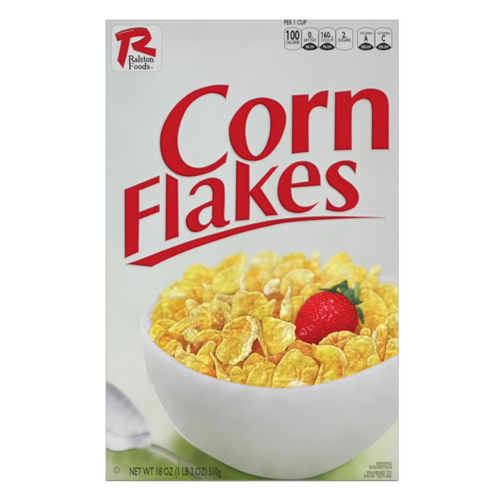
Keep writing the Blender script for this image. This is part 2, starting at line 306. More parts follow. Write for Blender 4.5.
# middle rows
f_([(151,321),(152,312),(156,305),(161,300),(168,298.5),(174,301),(175,312),(174,324),(166,330),(156,330)],[(160,304,(206,190,66)),(165,308,(205,182,48)),(156,313,(203,170,44)),(168,318,(203,156,34)),(158,321,(198,160,52)),(171,306,(205,175,52)),(162,316,(203,166,40))],rim=(208,192,84),rs=.4,soft=1.3)
f_([(170,304),(175,299),(182,297.5),(188,300),(193,306),(195,313),(192,320),(184,324),(176,323),(172,314)],[(176,303,(206,160,32)),(181,306,(207,150,24)),(178,311,(200,130,18)),(186,308,(207,164,36)),(184,316,(201,140,22)),(190,312,(206,170,60)),(176,318,(203,160,34)),(186,321,(205,160,44))],rim=(215,195,110),ang=60,rs=.6,soft=1.1)
line([(172.5, 303), (173.2, 310), (172.5, 318)], .8, (212, 180, 70), 1.3, .6)
f_([(185,303),(190,299),(197,302),(202,306),(196,312),(190,314)],[(190,304,(208,196,110)),(196,307,(206,178,64))],rim=(216,208,150),rs=.6)
f_([(148.5,338),(150,330),(154,323),(160,319.3),(168,318.8),(175,321),(179,326),(172,331),(167,338),(161,348),(155,344),(150,342)],[(158,323,(210,182,40)),(166,322,(210,186,56)),(156,330,(209,178,36)),(152,337,(206,194,104)),(154,342,(207,188,90)),(163,328,(211,182,44)),(162,336,(206,160,30)),(172,325,(207,176,46))],rim=(214,196,84),rs=.6,soft=1.3)
f_([(156,342),(160,334),(167,329),(177,328),(187,333),(191,341),(187,350),(178,355),(169,354),(161,349)],[(162,338,(205,148,22)),(167,336,(200,122,20)),(175,333,(205,150,30)),(160,344,(207,160,22)),(168,345,(204,140,18)),(180,340,(188,106,24)),(186,343,(166,76,26)),(183,348,(170,86,24)),(174,350,(195,130,30)),(164,349,(206,165,30))],rim=(210,160,40),rs=.3,soft=1.2)
f_([(164.5,351),(166,345),(170,341),(176,340),(181,344),(182,350),(178,354),(171,355.5)],[(171,345,(215,184,58)),(176,348,(208,170,46)),(168,350,(212,184,74)),(176,353,(205,190,130))],rim=(219,200,86),rs=.6,soft=1.2)
f_([(167,331),(172,326.5),(178,322),(184,318),(190,316),(196,320),(201,327),(201,336),(192,339),(184,337),(176,334)],[(173,329,(216,196,84)),(181,323,(209,186,72)),(186,326,(207,182,66)),(178,331,(205,162,40)),(194,325,(206,180,64)),(185,333,(203,152,34))],rim=(223,212,136),rs=.85,soft=1.0)
f_([(190,320),(190,313),(194,308),(200,304.5),(206,303),(210,303),(214,300.7),(220,300),(225,302),(227.5,308),(227,318),(225,326),(222,331),(213,331),(203,332),(196,329)],[(194,312,(207,200,128)),(193,318,(204,188,104)),(202,308,(206,180,74)),(213,305,(211,198,112)),(220,304,(208,192,96)),(203,315,(203,176,62)),(210,313,(206,180,74)),(208,321,(203,164,44)),(216,316,(203,166,50)),(200,323,(200,144,32)),(220,319,(188,124,40)),(222,326,(160,76,30)),(216,328,(180,98,30)),(197,328,(172,92,24)),(207,328,(198,148,30)),(221,311,(190,140,60))],rim=(222,214,150),rs=.85,rough=1.5,soft=1.0,edge=1.1)
f_([(221,310),(222.5,304),(226,302),(230,307),(232,314),(232.5,322),(231,328),(226,331),(224,326),(225,318)],[(226,308,(207,192,84)),(229,316,(210,198,104)),(228,325,(209,200,124)),(224,311,(202,178,70))],rim=(216,208,130),ang=30,rs=.6,soft=1.0)
f_([(231.5,308),(233,298),(237,291.5),(243,289.5),(250,292),(257,291.5),(263,294),(267,300),(270,306),(264,314),(256,321),(246,325),(236,327),(232,320)],[(235,300,(206,190,96)),(236,309,(205,184,84)),(239,294,(208,196,120)),(236,318,(206,182,60)),(242,302,(200,152,44)),(250,301,(190,132,34)),(247,308,(193,138,36)),(257,298,(203,160,36)),(263,300,(206,178,50)),(256,306,(202,158,36)),(243,315,(197,148,38)),(262,308,(206,176,50)),(250,315,(201,158,42)),(238,322,(206,170,46))],rim=(222,208,120),rs=.8,soft=1.0,rough=1.0)
line([(240.5, 293), (239, 301), (239.5, 310), (240.5, 318)], 1.0, (186, 134, 42), 1.6, .45)
line([(250, 292.5), (256, 291.7), (261, 293)], .9, (226, 214, 120), 1.2, .7)
f_([(252,316),(255,311),(261,306.5),(267,303),(271,299.5),(275,299),(276.5,302),(275,307),(272,312),(268,317),(262,320.5),(256,321),(252,319)],[(257,314,(209,190,56)),(264,309,(207,190,52)),(270,306,(205,186,60)),(262,315,(205,182,40)),(274,301,(222,218,186)),(268,313,(207,180,46)),(271,302,(214,206,130))],rim=(221,212,110),rs=.7,soft=.9,sh=.4,rough=.7)
f_([(270,322),(271,310),(275,303),(281,300),(283,308),(282,320),(276,325)],[(277,308,(196,112,28)),(274,316,(200,128,36)),(279,316,(185,92,26)),(279,304,(190,110,30))],rs=.2,soft=1.4,rim=(210,160,60))
f_([(280.5,319),(280.8,308),(282,302),(285,297),(287,291),(289,285.5),(291,286.5),(291,293),(290,299),(291.5,308),(291.3,320),(286,322)],[(289,288,(219,215,186)),(287,296,(213,206,156)),(284,303,(211,204,140)),(288,306,(210,200,128)),(285,311,(214,208,160)),(283,317,(205,174,50)),(289,318,(207,176,50)),(289,311,(209,190,100))],rim=(224,219,178),ang=130,rs=.7,soft=.9,sh=.4,rough=1.3)
f_([(222,347),(222,336),(223,328),(227,322),(232,318),(236,322),(232,334),(228,345)],[(226,333,(205,176,60)),(225,342,(198,148,40)),(230,323,(208,180,60))],rs=.5,soft=1.0)
f_([(183,334),(185.5,329),(190,327.2),(195,330),(197.5,335),(196,341),(190,343),(185,340)],[(188,331,(212,208,148)),(192,335,(206,200,116)),(187,338,(204,184,84)),(194,339,(206,184,80))],rim=(222,218,170),rs=.7,rough=1.7,edge=1.2)
f_([(193,352),(192,344),(200,339),(212,338),(223,338),(224,346),(214,352),(204,353)],[(196,344,(200,124,24)),(206,342,(205,128,26)),(216,343,(198,118,26)),(200,349,(176,80,24)),(220,341,(200,130,34))],rs=.2,rim=(214,160,60),soft=1.3)
f_([(188,352),(188,346),(190,341),(196,344),(199,349),(197,356),(191,356)],[(191,349,(176,78,26)),(195,352,(160,66,26)),(190,344,(170,80,28))],rs=.1,soft=1.4,sh=.1)
f_([(191.5,342),(194,336),(200,332),(207,329.3),(214,329.5),(222,331.5),(223,337),(216,340),(207,339.5),(199,342)],[(197,337,(211,186,62)),(205,333,(209,184,50)),(214,333,(208,180,52)),(206,338,(204,150,30)),(218,336,(203,162,44)),(197,340,(206,190,100))],rim=(221,206,96),rs=.8,soft=.9,edge=1.0)
line([(194.5, 344.4), (195.6, 344.8)], 1.2, (232, 205, 140), .9, .9, curve=False)
# right side
f_([(358,300),(360,292),(364,288.6),(371,290),(378,295),(384,302),(388,311),(388.5,318),(384,326),(377,331),(367,332),(360,326),(357,312)],[(362,294,(208,164,40)),(365,290,(211,184,64)),(374,296,(215,197,92)),(382,304,(214,194,82)),(386,314,(212,186,66)),(368,299,(206,172,52)),(366,308,(205,164,40)),(376,305,(206,168,38)),(373,313,(205,158,30)),(380,317,(207,168,36)),(363,319,(200,140,24)),(371,322,(197,124,28)),(375,327,(199,134,26)),(382,324,(207,172,44)),(360,306,(208,190,100))],rim=(219,206,116),ang=45,rw=2.0,rs=.85,soft=1.1,sh=.3,rough=.8)
line([(366, 291.5), (374, 297.5), (380.5, 305), (383.5, 314)], 1.2, (224, 208, 110), 2.2, .5)
line([(370.5, 303.5), (372.6, 305.5), (372.4, 308.5), (369, 310), (367, 309.5)], 1.1, (228, 203, 110), 1.2, .85)
line([(363.5, 312.2), (365.3, 311.8)], 1.1, (230, 212, 140), 1.1, .8, curve=False)
f_([(384,326),(386,320),(390,315.5),(396,313),(403,312.5),(403,332),(394,334),(386,333)],[(388,320,(207,186,66)),(393,316,(209,196,92)),(398,320,(213,203,130)),(390,326,(207,180,50)),(399,327,(206,190,90))],rim=(222,213,150),rs=.8,soft=1.1)
f_([(384,350),(384,336),(387,328),(394,326),(403,327),(403,346),(394,350)],[(390,332,(193,148,26)),(398,334,(188,142,26)),(388,342,(185,130,22))],rim=(206,160,40),rs=.3,soft=1.2)
f_([(372,350),(374,338),(375,331),(378,326),(383,323.8),(387,327),(387.5,334),(386,344),(387,352),(386,362),(378,367),(374,360)],[(379,328,(215,196,104)),(383,326,(219,204,130)),(377,334,(206,176,66)),(382,335,(199,146,24)),(376,342,(210,186,110)),(381,345,(194,130,20)),(384,352,(192,118,18)),(380,355,(200,148,28)),(385,359,(184,84,16)),(378,363,(198,136,22))],rim=(220,205,122),ang=120,rs=.7,soft=1.0,sh=.35)
f_([(360,336),(361,330),(365,327.3),(369.5,328.5),(371,333),(370,339),(364,341)],[(364,331,(214,190,76)),(368,334,(209,172,46)),(363,337,(203,150,34))],rim=(224,206,110),rs=.7,soft=1.0,sh=.35)
f_([(371,343),(372,334),(374,330),(376,334),(375,343),(374,350)],[(373,336,(208,198,150)),(373,344,(207,190,120))],rim=(216,208,160),rs=.4,soft=1.2,sh=.15)
f_([(385,362),(385.5,352),(387,344),(391,339.3),(396,338),(401,341),(403,346),(403,354),(396,359)],[(389,346,(205,176,58)),(393,342,(210,196,108)),(398,342,(212,200,130)),(394,350,(203,164,36)),(389,356,(200,150,24)),(398,352,(202,158,34))],rim=(220,210,146),rs=.8,soft=1.0,rough=1.3,sh=.35)
# depth of field of the printed photograph: the far side of the heap is soft
def blur(a, r):
    for ax in (0, 1):
        for _ in range(3):
            k = 2 * r + 1
            p = np.pad(a, [(r + 1, r) if i == ax else (0, 0) for i in range(3)], mode='edge').cumsum(axis=ax, dtype=np.float64)
            n_ = a.shape[ax]
            a = ((p[k:k + n_] - p[:n_]) / k if ax == 0 else (p[:, k:k + n_] - p[:, :n_]) / k).astype(np.float32)
    return a
sl = (slice(int((242 - OY) / G), int((345 - OY) / G)), slice(int((138 - OX) / G), NX + 1))
src = img[sl].copy(); b1 = blur(src, 2); b2 = blur(src, 5)
yy = GY[sl] - np.abs(GX[sl] - 260) * .06
m1 = (1 - smooth((yy - 292) / 40))[..., None]; m2 = (1 - smooth((yy - 252) / 44))[..., None] * .8
v_ = src * (1 - m1) + b1 * m1
img[sl] = v_ * (1 - m2) + b2 * m2 + (N08[sl] * .006)[..., None]
# the strawberry sits here, behind the front row
SB = owner('printed_strawberry')
berry = [(295,328),(295.5,321),(298,313.5),(303,305),(309,298),(317,293.5),(327,291.3),(337,292),(345,295.5),(351.5,301),(356,309),(358,317),(357,326),(353,334),(344,340),(330,344.5),(318,347),(307,345),(298,338)]
bst = [(300,316,(176,16,24)),(305,306,(196,26,30)),(316,298,(198,20,28)),(330,294,(196,16,24)),(345,300,(180,8,18)),(353,310,(170,8,16)),(355,320,(158,8,14)),(350,330,(142,6,12)),(335,338,(128,8,14)),(322,342,(112,8,14)),(308,341,(140,8,16)),(298,333,(172,14,20)),
       (312,312,(200,14,26)),(325,306,(206,18,30)),(338,308,(198,14,26)),(345,318,(178,8,18)),(330,320,(190,8,20)),(315,325,(188,8,20)),(325,332,(164,6,16)),(305,326,(190,12,24)),(340,328,(162,6,16)),(310,335,(166,8,18))]
poly = spline(berry); sl = box_of(poly, 6); X, Y = GX[sl], GY[sl]; sd = dist(poly, X, Y) + N2[sl] * .2
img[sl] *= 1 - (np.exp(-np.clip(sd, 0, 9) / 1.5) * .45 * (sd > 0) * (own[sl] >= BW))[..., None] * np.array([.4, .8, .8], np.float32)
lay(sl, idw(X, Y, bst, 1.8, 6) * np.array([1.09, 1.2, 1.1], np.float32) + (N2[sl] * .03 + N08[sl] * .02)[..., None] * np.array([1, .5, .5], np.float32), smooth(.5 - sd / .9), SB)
# seeds on slanting rows, with the wet glints the print shows
r2 = np.random.RandomState(11)
ca, sa = math.cos(math.radians(-38)), math.sin(math.radians(-38))
for i in range(-13, 14):
    for j in range(-13, 14):
        u = i * 3.5 + (j % 2) * 1.75; v = j * 2.9
        x = 326 + u * ca - v * sa + r2.uniform(-1.0, 1.0); y = 319 + u * sa + v * ca + r2.uniform(-.9, .9)
        d = dist(poly, np.array([[x]]), np.array([[y]]))[0, 0]
        if d > -1.6 or r2.rand() < .12: continue
        q = r2.rand(); k = max(.35, 1.05 - (y - 296) / 60)
        cc = (240, 196, 130) if q < .4 else (236, 158, 152)
        aa = r2.uniform(-.6, 1.6); ll = r2.uniform(.15, .6)
        line([(x - ll * math.cos(aa), y - ll * math.sin(aa)), (x + ll * math.cos(aa), y + ll * math.sin(aa))], r2.uniform(.3, .6), cc, .9, r2.uniform(.5, 1.0) * k, curve=False)
        line([(x - .9, y + .9), (x + .2, y + 1.2)], .5, (130, 4, 12), 1.2, .45, curve=False)
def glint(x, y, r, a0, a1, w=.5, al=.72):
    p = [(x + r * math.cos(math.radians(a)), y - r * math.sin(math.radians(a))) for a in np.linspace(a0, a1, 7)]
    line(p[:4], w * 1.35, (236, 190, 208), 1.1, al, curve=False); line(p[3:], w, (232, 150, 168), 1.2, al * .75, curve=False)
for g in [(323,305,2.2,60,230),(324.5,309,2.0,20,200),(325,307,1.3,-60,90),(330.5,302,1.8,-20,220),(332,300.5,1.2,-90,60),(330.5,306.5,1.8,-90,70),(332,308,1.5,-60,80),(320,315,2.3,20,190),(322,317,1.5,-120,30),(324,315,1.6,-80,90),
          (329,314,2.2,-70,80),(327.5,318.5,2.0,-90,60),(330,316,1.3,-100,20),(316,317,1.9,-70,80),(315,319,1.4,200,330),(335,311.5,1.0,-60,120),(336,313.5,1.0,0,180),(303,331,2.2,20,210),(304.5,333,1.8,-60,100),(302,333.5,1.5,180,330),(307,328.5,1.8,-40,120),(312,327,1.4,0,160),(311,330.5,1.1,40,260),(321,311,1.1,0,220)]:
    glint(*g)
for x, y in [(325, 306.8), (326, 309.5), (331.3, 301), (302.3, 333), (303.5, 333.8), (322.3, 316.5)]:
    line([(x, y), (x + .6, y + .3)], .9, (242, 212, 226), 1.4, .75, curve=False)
# leaves of the strawberry
def leaf(pts, stops, rim=(120, 142, 84), ang=100):
    poly = spline(pts); sl = box_of(poly, 3); X, Y = GX[sl], GY[sl]
    sd = dist(poly, X, Y) + N2[sl] * .15
    img[sl] *= 1 - (np.exp(-np.clip(sd, 0, 9) / .8) * .35 * (sd > 0))[..., None]
    c = idw(X, Y, stops, 1.8, 2) * 1.12 + (N2[sl] * .05 + N08[sl] * .03)[..., None]
    dy, dx = np.gradient(sd); L = np.sqrt(dx*dx+dy*dy)+1e-6
    f = (dx * math.cos(math.radians(ang)) - dy * math.sin(math.radians(ang))) / L
    k = (np.exp(-((sd + .6) / .6) ** 2) * np.clip(f, 0, 1) * .5)[..., None]
    lay(sl, c * (1 - k) + np.array(rim, np.float32) / 255 * k, smooth(.5 - sd / .8), owner('printed_leaf', 'printed_strawberry'))
leaf([(319.5,289.2),(326,288.8),(332,289.3),(337,291),(341,293.5),(335,293),(328,291.2)],[(325,290,(70,62,34)),(335,291.5,(52,54,30))],rim=(110,100,60))
leaf([(330.5,290.5),(332,287.5),(336,285.3),(340,283.5),(344,280.8),(346.8,280),(347.6,284),(347.8,289),(346,293.5),(343,294),(340.5,290),(338,287.6),(336,290.5),(333,291.5)],[(334,288,(48,70,36)),(341,286,(54,84,46)),(345,283,(62,92,54)),(344,290,(70,104,62)),(346,287,(44,68,38))])
leaf([(343,294),(346,290.5),(350,288.7),(353.5,290),(355.5,294),(355,300),(352.5,303),(348,299)],[(348,293,(84,116,72)),(351,291,(90,118,78)),(353,297,(52,80,44)),(349,297,(64,94,54))])
leaf([(354.2,298),(354.6,291),(356,286),(357.3,282.6),(359,286),(360,291),(359,296),(357,300)],[(357,286,(128,152,74)),(356,292,(136,162,92)),(358.5,293,(108,138,62)),(356,298,(96,128,70))],rim=(168,186,116))
leaf([(352,304.5),(354,301),(357,298.6),(359,299),(360,301),(363,301.3),(360,303.6),(356.5,304.8)],[(355,303,(44,60,34)),(358,301,(60,84,50)),(362,301.6,(48,56,36))])
leaf([(356,309),(358.5,307.6),(361,309.5),(363,314.5),(364,321),(362.5,323.8),(360.3,319),(357.5,313.5)],[(359,311,(72,88,52)),(361,316,(50,70,38)),(363,321,(66,82,48))])
# front row
f_([(286,362),(288,348),(293,342),(299,339.5),(305,342.5),(311,344.5),(316,349),(317,356),(308,360),(298,362)],[(292,350,(200,128,40)),(299,343,(205,140,44)),(304,348,(190,104,28)),(311,350,(196,118,30)),(300,354,(198,124,30)),(309,355,(203,150,50))],rim=(219,166,76),ang=90,rs=.6,soft=1.0)
f_([(262,366),(264,358),(270,353),(280,351),(288,352),(282,362),(274,368)],[(268,358,(196,112,30)),(276,356,(200,126,40)),(272,364,(190,90,26)),(278,362,(176,76,26))],rs=.2,soft=1.3,rim=(214,150,60))
f_([(318,346),(323,339),(330,334),(338,331.3),(347,331),(354,333),(360,336.5),(356,341),(346,344),(339,350),(328,352)],[(325,341,(209,172,78)),(333,335,(212,180,84)),(344,333,(211,182,84)),(353,336,(207,176,84)),(334,341,(198,112,34)),(343,338,(200,136,50)),(328,347,(200,140,44)),(340,346,(178,84,24)),(350,339,(206,172,76))],rim=(219,192,108),ang=110,rs=.7,soft=1.0,rough=1.2)
f_([(330,350),(334,345),(340,341.5),(348,339),(352,342),(346,348),(340,354)],[(338,346,(200,134,40)),(346,342,(209,172,72)),(342,350,(182,92,20))],rim=(220,190,100),rs=.7)
f_([(342,380),(342,368),(341,358),(343,350),(347,343),(353,338.5),(360,335.5),(367,335.5),(373,339.5),(376,346),(378,354),(381,362),(381,368),(368,375),(354,379)],[(347,350,(203,164,50)),(352,342,(205,178,66)),(362,338,(211,194,98)),(370,342,(209,190,94)),(360,346,(202,172,56)),(352,353,(205,166,54)),(367,349,(203,166,44)),(373,353,(205,178,80)),(360,357,(200,152,34)),(350,362,(203,160,32)),(356,366,(196,138,26)),(347,372,(206,166,40)),(364,369,(200,150,26)),(377,363,(203,160,40)),(365,353,(198,156,36))],rim=(222,210,130),ang=80,rs=.6,soft=1.0,rough=1.3,sh=.4)
f_([(368,366),(367.5,360),(370,356),(375,355),(379,358),(380,363),(376,366.5)],[(372,360,(213,190,84)),(376,362,(209,178,60)),(371,364,(206,178,66))],rim=(224,208,120),rs=.5,sh=.15)
f_([(242,378),(242,370),(245,362),(249,355.5),(254,352.7),(260,354),(265,358.5),(268,363),(262,369),(254,376),(248,382)],[(246,366,(211,186,74)),(250,358,(211,180,64)),(256,357,(206,160,36)),(254,363,(202,150,30)),(260,360,(205,140,30)),(248,374,(198,140,26)),(264,363,(206,160,44))],rim=(225,198,96),ang=130,rs=.75,soft=1.0)
f_([(218,378),(219,368),(224,363),(231,363),(236,368),(236,376),(232,381),(224,380)],[(224,369,(203,130,24)),(230,370,(206,144,30)),(226,376,(204,150,36))],rs=.3,rim=(220,170,60))
f_([(230,379),(231,371),(235,366),(240,368),(244,374),(247,381),(243,384),(234,383)],[(235,372,(206,174,56)),(240,375,(205,164,40)),(236,379,(204,172,60)),(244,380,(196,142,30))],rim=(218,194,80),rs=.6)
f_([(246,384),(249,374),(255,367),(261,362),(268,361),(275,364),(278,372),(276,387),(262,388),(250,386)],[(256,371,(204,166,42)),(264,366,(205,166,46)),(262,375,(203,172,60)),(271,370,(205,160,36)),(254,381,(203,170,56)),(268,380,(205,172,52)),(275,378,(200,150,30))],rim=(216,192,84),rs=.6)
f_([(252.5,318),(256,317),(260,322),(263,330),(266,339),(268.5,349),(268.6,358),(266.5,362.5),(264.5,356),(261,347),(257.5,337),(254,327)],[(257,322,(211,178,58)),(260,332,(209,174,52)),(264,343,(206,168,48)),(266,355,(209,176,66)),(262,340,(211,184,84))],rim=(224,204,110),ang=200,rw=1.2,rs=.6,soft=.9,sh=.5)
f_([(261.5,321),(265,317.3),(270,316.5),(277,318.5),(285,321),(291,323),(295.5,326.5),(294.5,332),(295.6,338),(292,343),(287,346.5),(284,350.5),(277,353.5),(270.5,354),(267,347),(263.5,335)],[(265,321,(209,180,48)),(268,330,(205,172,44)),(276,323,(209,186,72)),(283,324,(212,202,130)),(290,327,(217,210,156)),(280,331,(208,184,70)),(287,334,(221,216,176)),(292,336,(213,205,130)),(275,338,(205,170,46)),(283,341,(208,190,90)),(270,345,(205,164,38)),(277,348,(204,168,44)),(289,342,(209,188,90)),(271,337,(203,162,40))],rim=(224,214,146),ang=40,rs=.75,soft=.9,sh=.45)
f_([(215.5,355),(216.5,349),(220,344),(223,340),(221.8,333),(224,327),(229,322),(236,318),(244,315.7),(251,316.5),(255,320),(257.5,326),(258,332),(255,339),(252,346),(250,353),(245,359),(238,362.5),(229,364.5),(221,362)],[(228,327,(206,168,40)),(236,322,(203,156,30)),(243,321,(202,150,28)),(240,329,(197,126,24)),(233,331,(200,142,28)),(246,326,(200,140,30)),(228,337,(200,152,40)),(237,338,(198,150,40)),(245,334,(205,176,80)),(222,349,(207,180,76)),(218,354,(205,178,80)),(230,345,(190,146,36)),(238,346,(198,158,50)),(225,356,(193,152,40)),(233,354,(194,150,42)),(240,354,(200,160,60)),(247,341,(210,196,120)),(252,322,(214,200,110))],rim=(222,207,110),ang=140,rs=.75,soft=.9,sh=.5,rough=1.3)
# its thick pale lip
lip = [(243,316),(249,316.5),(254,319),(257.3,325),(258,332),(255.5,339),(252.5,346),(250.3,353),(245.5,359),(238.5,362.6),(229,364.6),(227,363),(233,360.5),(239.5,357),(242.5,351),(243.5,345),(248.5,340.5),(251.5,334),(252,327),(250,321.5)]
f_(lip,[(250,320,(218,205,120)),(254,326,(216,210,146)),(253,335,(219,214,168)),(248,343,(222,217,176)),(246,352,(218,210,150)),(239,359,(219,206,120)),(230,363,(217,200,100)),(250,349,(216,206,140))],rim=(226,221,180),ang=200,rs=.5,soft=.9,sh=.22,rough=1.5,edge=1.2)
f_([(257,353),(257,346),(258.5,341),(261,346),(264,353),(265,357),(261,355)],[(260,349,(160,56,22)),(262,354,(168,72,26))],rs=0,soft=1.4,sh=.0,rough=.5)
f_([(176,360),(175.5,353),(177.5,347.5),(181,346.3),(184,350),(188,353.5),(193,353.2),(199,356.5),(205,360),(211,366),(216,372),(219,379),(208,376),(195,372),(184,366)],[(178,352,(214,200,130)),(182,350,(203,168,66)),(180,357,(193,150,50)),(187,358,(207,186,90)),(193,358,(203,182,80)),(184,363,(202,182,90)),(194,365,(206,182,74)),(202,364,(205,174,50)),(200,370,(205,160,40)),(208,369,(205,140,30)),(213,371,(190,98,24)),(215,376,(186,92,22)),(207,374,(200,140,30))],rim=(221,208,120),ang=110,rs=.7,soft=.9,rough=1.4,sh=.35)
f_([(186.5,353),(187,348),(189,344.5),(190,348),(190,353)],[(188,349,(216,196,104))],rim=(226,214,140),sh=.2,rough=.6)
f_([(196.5,359),(198,352),(202,347.5),(205,345),(207,341.7),(211,340.5),(215,342),(216.5,346),(213.5,350),(213.5,358),(214,366),(209,366),(202,362)],[(201,352,(212,188,48)),(207,345,(216,196,86)),(212,344,(208,180,70)),(209,350,(209,184,44)),(205,357,(214,190,56)),(211,359,(206,160,34)),(211,364,(200,130,26)),(205,361,(220,206,110))],rim=(228,216,140),ang=140,rs=.85,soft=.9,sh=.4)
f_([(209.6,352),(212,353),(215,357),(219,363),(222.5,368),(227,374),(231,380),(224,380),(217.5,378),(216.5,370),(214,361)],[(212,355,(216,192,86)),(216,362,(212,186,76)),(219,370,(209,182,80)),(222,376,(207,174,64)),(221,367,(205,160,40)),(226,376,(214,196,120))],rim=(225,206,116),ang=200,rs=.6,soft=.9,sh=.45)
f_([(272.5,388),(273,378),(275.5,369),(280,362),(284.5,356),(289,351),(294,348.5),(299,350),(303,354.5),(309,356.5),(315,361),(319,368),(318,377),(313,385),(302,388.5),(286,389)],[(277,376,(209,184,66)),(281,366,(206,180,60)),(288,357,(208,180,62)),(295,352,(213,196,96)),(300,356,(209,182,70)),(292,363,(203,170,52)),(286,371,(198,158,40)),(284,381,(205,174,54)),(293,374,(198,154,40)),(300,366,(202,162,44)),(299,375,(186,116,26)),(308,361,(207,178,62)),(314,368,(203,160,36)),(306,373,(200,146,32)),(312,378,(196,126,26)),(293,382,(208,190,110)),(302,383,(206,170,70))],rim=(226,208,112),ang=140,rs=.8,soft=.9,sh=.45,rough=1.2)
line([(300, 361), (307, 363), (312, 369), (310, 376), (305, 380)], .9, (190, 118, 30), 1.8, .5)
f_([(289,387),(291,382.5),(297,380.5),(304,381.5),(308,384.5),(304,388),(296,389)],[(297,384,(214,207,184)),(303,385,(213,203,176))],rs=.3,rim=(224,220,204),soft=1.4,sh=0)
f_([(301,380),(302,372),(306,368),(312,367),(316.5,371),(316,377),(311,381.5),(305,382.5)],[(305,374,(205,160,38)),(311,371,(202,146,32)),(312,377,(196,124,26)),(305,379,(206,176,60))],rim=(217,188,80),rs=.5,sh=.25)
f_([(311.6,353),(311.4,347),(312.5,343.3),(316,344.8),(322,345.5),(329,345.3),(336,346.6),(342,351),(346,358),(347.6,364.5),(345,369),(344.5,376),(344,380),(337,384),(325,387),(314,387.5),(317,379),(321,370),(320.5,362),(315,358)],[(314,349,(200,130,34)),(318,348,(211,192,70)),(325,349,(208,192,60)),(331,352,(203,184,52)),(337,351,(212,198,90)),(343,357,(217,202,110)),(316,355,(205,158,36)),(324,356,(204,168,40)),(334,358,(204,160,36)),(326,365,(205,160,32)),(334,367,(204,158,30)),(339,360,(197,134,26)),(342,368,(192,104,24)),(341,375,(186,92,22)),(324,375,(207,172,44)),(333,376,(207,176,48)),(320,383,(206,180,66)),(330,382,(212,200,110)),(339,380,(205,160,34))],rim=(229,216,142),ang=60,rw=1.8,rs=.9,soft=.9,sh=.5)
line([(345.9, 361), (344.6, 367), (344.2, 374)], .8, (214, 176, 90), 1.2, .5)
line([(324, 382.5), (328, 380.5), (331, 382)], 1.4, (222, 214, 180), 1.6, .7)
f_([(313,388),(316,380),(319,372),(321.5,364.5),(323.3,363),(323.6,368),(321.5,376),(319.5,388)],[(318,380,(209,176,64)),(321,370,(209,172,56)),(316,385,(205,172,70))],rim=(224,198,90),ang=190,rs=.6,sh=.45)

# ---------------- outside of the bowl
bowl = [(141.2,318),(141.3,330),(142.6,345),(145.2,361),(149,381),(154,394),(160,406),(167,418.3),(176,430),(184,438.5),(200,449.8),(214,457.8),(228,465.2),(241,471),(254,475),(266,477.4),(280,478.9),(296,479.1),(309,477.6),(321,474),(334,468.6),(346,462.4),(359,454),(374,443.5),(389,429),(400,416.5,'c'),
        (403,351.5,'c'),(390,358),(380,363),(360,371.5),(340,378.5),(320,383.6),(300,386.8),(280,387.8),(260,386.6),(240,383.6),(220,379.2),(200,372.6),(180,363.2),(164,351.5),(154,342),(147.5,332),(144.5,322,'c')]
bcs = [(144,335,(206,207,208)),(150,345,(200,199,205)),(147,362,(184,186,183)),(155,378,(172,174,170)),(152,388,(188,190,186)),(166,355,(203,201,209)),(168,370,(180,180,180)),(185,370,(194,192,201)),(205,378,(196,194,202)),(230,385,(196,194,202)),(260,391,(192,191,198)),(290,393,(190,190,196)),(320,390,(192,192,198)),(350,381,(195,195,200)),(375,372,(196,196,200)),(396,362,(194,194,196)),
       (185,385,(168,169,169)),(172,392,(163,165,161)),(162,398,(176,179,174)),(180,405,(155,157,151)),(168,408,(180,183,177)),(178,424,(176,179,170)),(190,410,(150,152,146)),(200,398,(154,155,152)),(210,395,(166,166,168)),(208,415,(150,152,144)),(192,426,(154,157,143)),(195,438,(158,162,142)),(208,446,(150,155,128)),(225,438,(154,157,142)),(226,457,(142,148,118)),(240,450,(160,163,148)),(240,465,(140,146,112)),
       (230,405,(162,163,163)),(250,402,(173,173,177)),(280,408,(173,173,175)),(320,405,(178,178,182)),(360,395,(183,183,187)),(392,385,(183,183,186)),(235,425,(160,162,156)),(262,425,(168,169,167)),(295,425,(173,173,175)),(330,425,(177,177,180)),(365,415,(177,177,180)),(394,405,(176,176,176)),(390,421,(178,178,174)),(375,432,(175,175,170)),(355,447,(167,168,159)),
       (260,448,(168,170,160)),(288,448,(172,174,168)),(320,445,(172,173,170)),(254,464,(156,161,138)),(280,466,(163,168,148)),(305,466,(163,167,150)),(330,460,(162,165,152)),(290,477,(142,148,118)),(268,474,(136,143,106)),(312,474,(144,149,124)),(342,462,(165,168,152))]
CB = 1 - (1 - coarse(bcs, 4, 1.7, 90.0)) * .87
CB = CB * .75 + CB.mean(axis=2, keepdims=True) * .25
poly = spline(bowl); sl = box_of(poly, 6)
sd = dist(poly, GX[sl], GY[sl])
# soft contact shadow under the bowl, painted as part of the printed photograph
m = np.exp(-np.clip(sd, 0, 20) / 2.6) * (sd > 0) * smooth((GY[sl] - 450) / 18) * (.42 + .3 * np.exp(-((GX[sl] - 240) / 16) ** 2))
img[sl] *= 1 - m[..., None] * np.array([.8, .65, .9], np.float32)
# lighter lip following the rim, and the lit left edge of the china
rimd = dist(spline([(144,322),(147.5,332),(154,342),(164,351.5),(180,363.2),(200,372.6),(220,379.2),(240,383.6),(260,386.6),(280,387.8),(300,386.8),(320,383.6),(340,378.5),(360,371.5),(380,363),(403,351.5)], closed=False), GX[sl], GY[sl], False)
c = CB[sl] + (np.exp(-((rimd - 3.0) / 2.6) ** 2) * .030 - np.exp(-((rimd - .2) / .8) ** 2) * .03)[..., None] * np.array([1, 1, 1.1], np.float32)
e = np.exp(-((sd + 1.1) / 1.0) ** 2) * smooth((GY[sl] - 372) / 25) * smooth((206 - GX[sl]) / 30) * .12
c = c + e[..., None] + (N12[sl] * .004 + N5[sl] * .003)[..., None]
lay(sl, c, smooth(.5 - sd / 1.5), BW)
line([(167, 411.5), (168, 415)], 1.2, (206, 208, 204), 2.4, .8, curve=False)

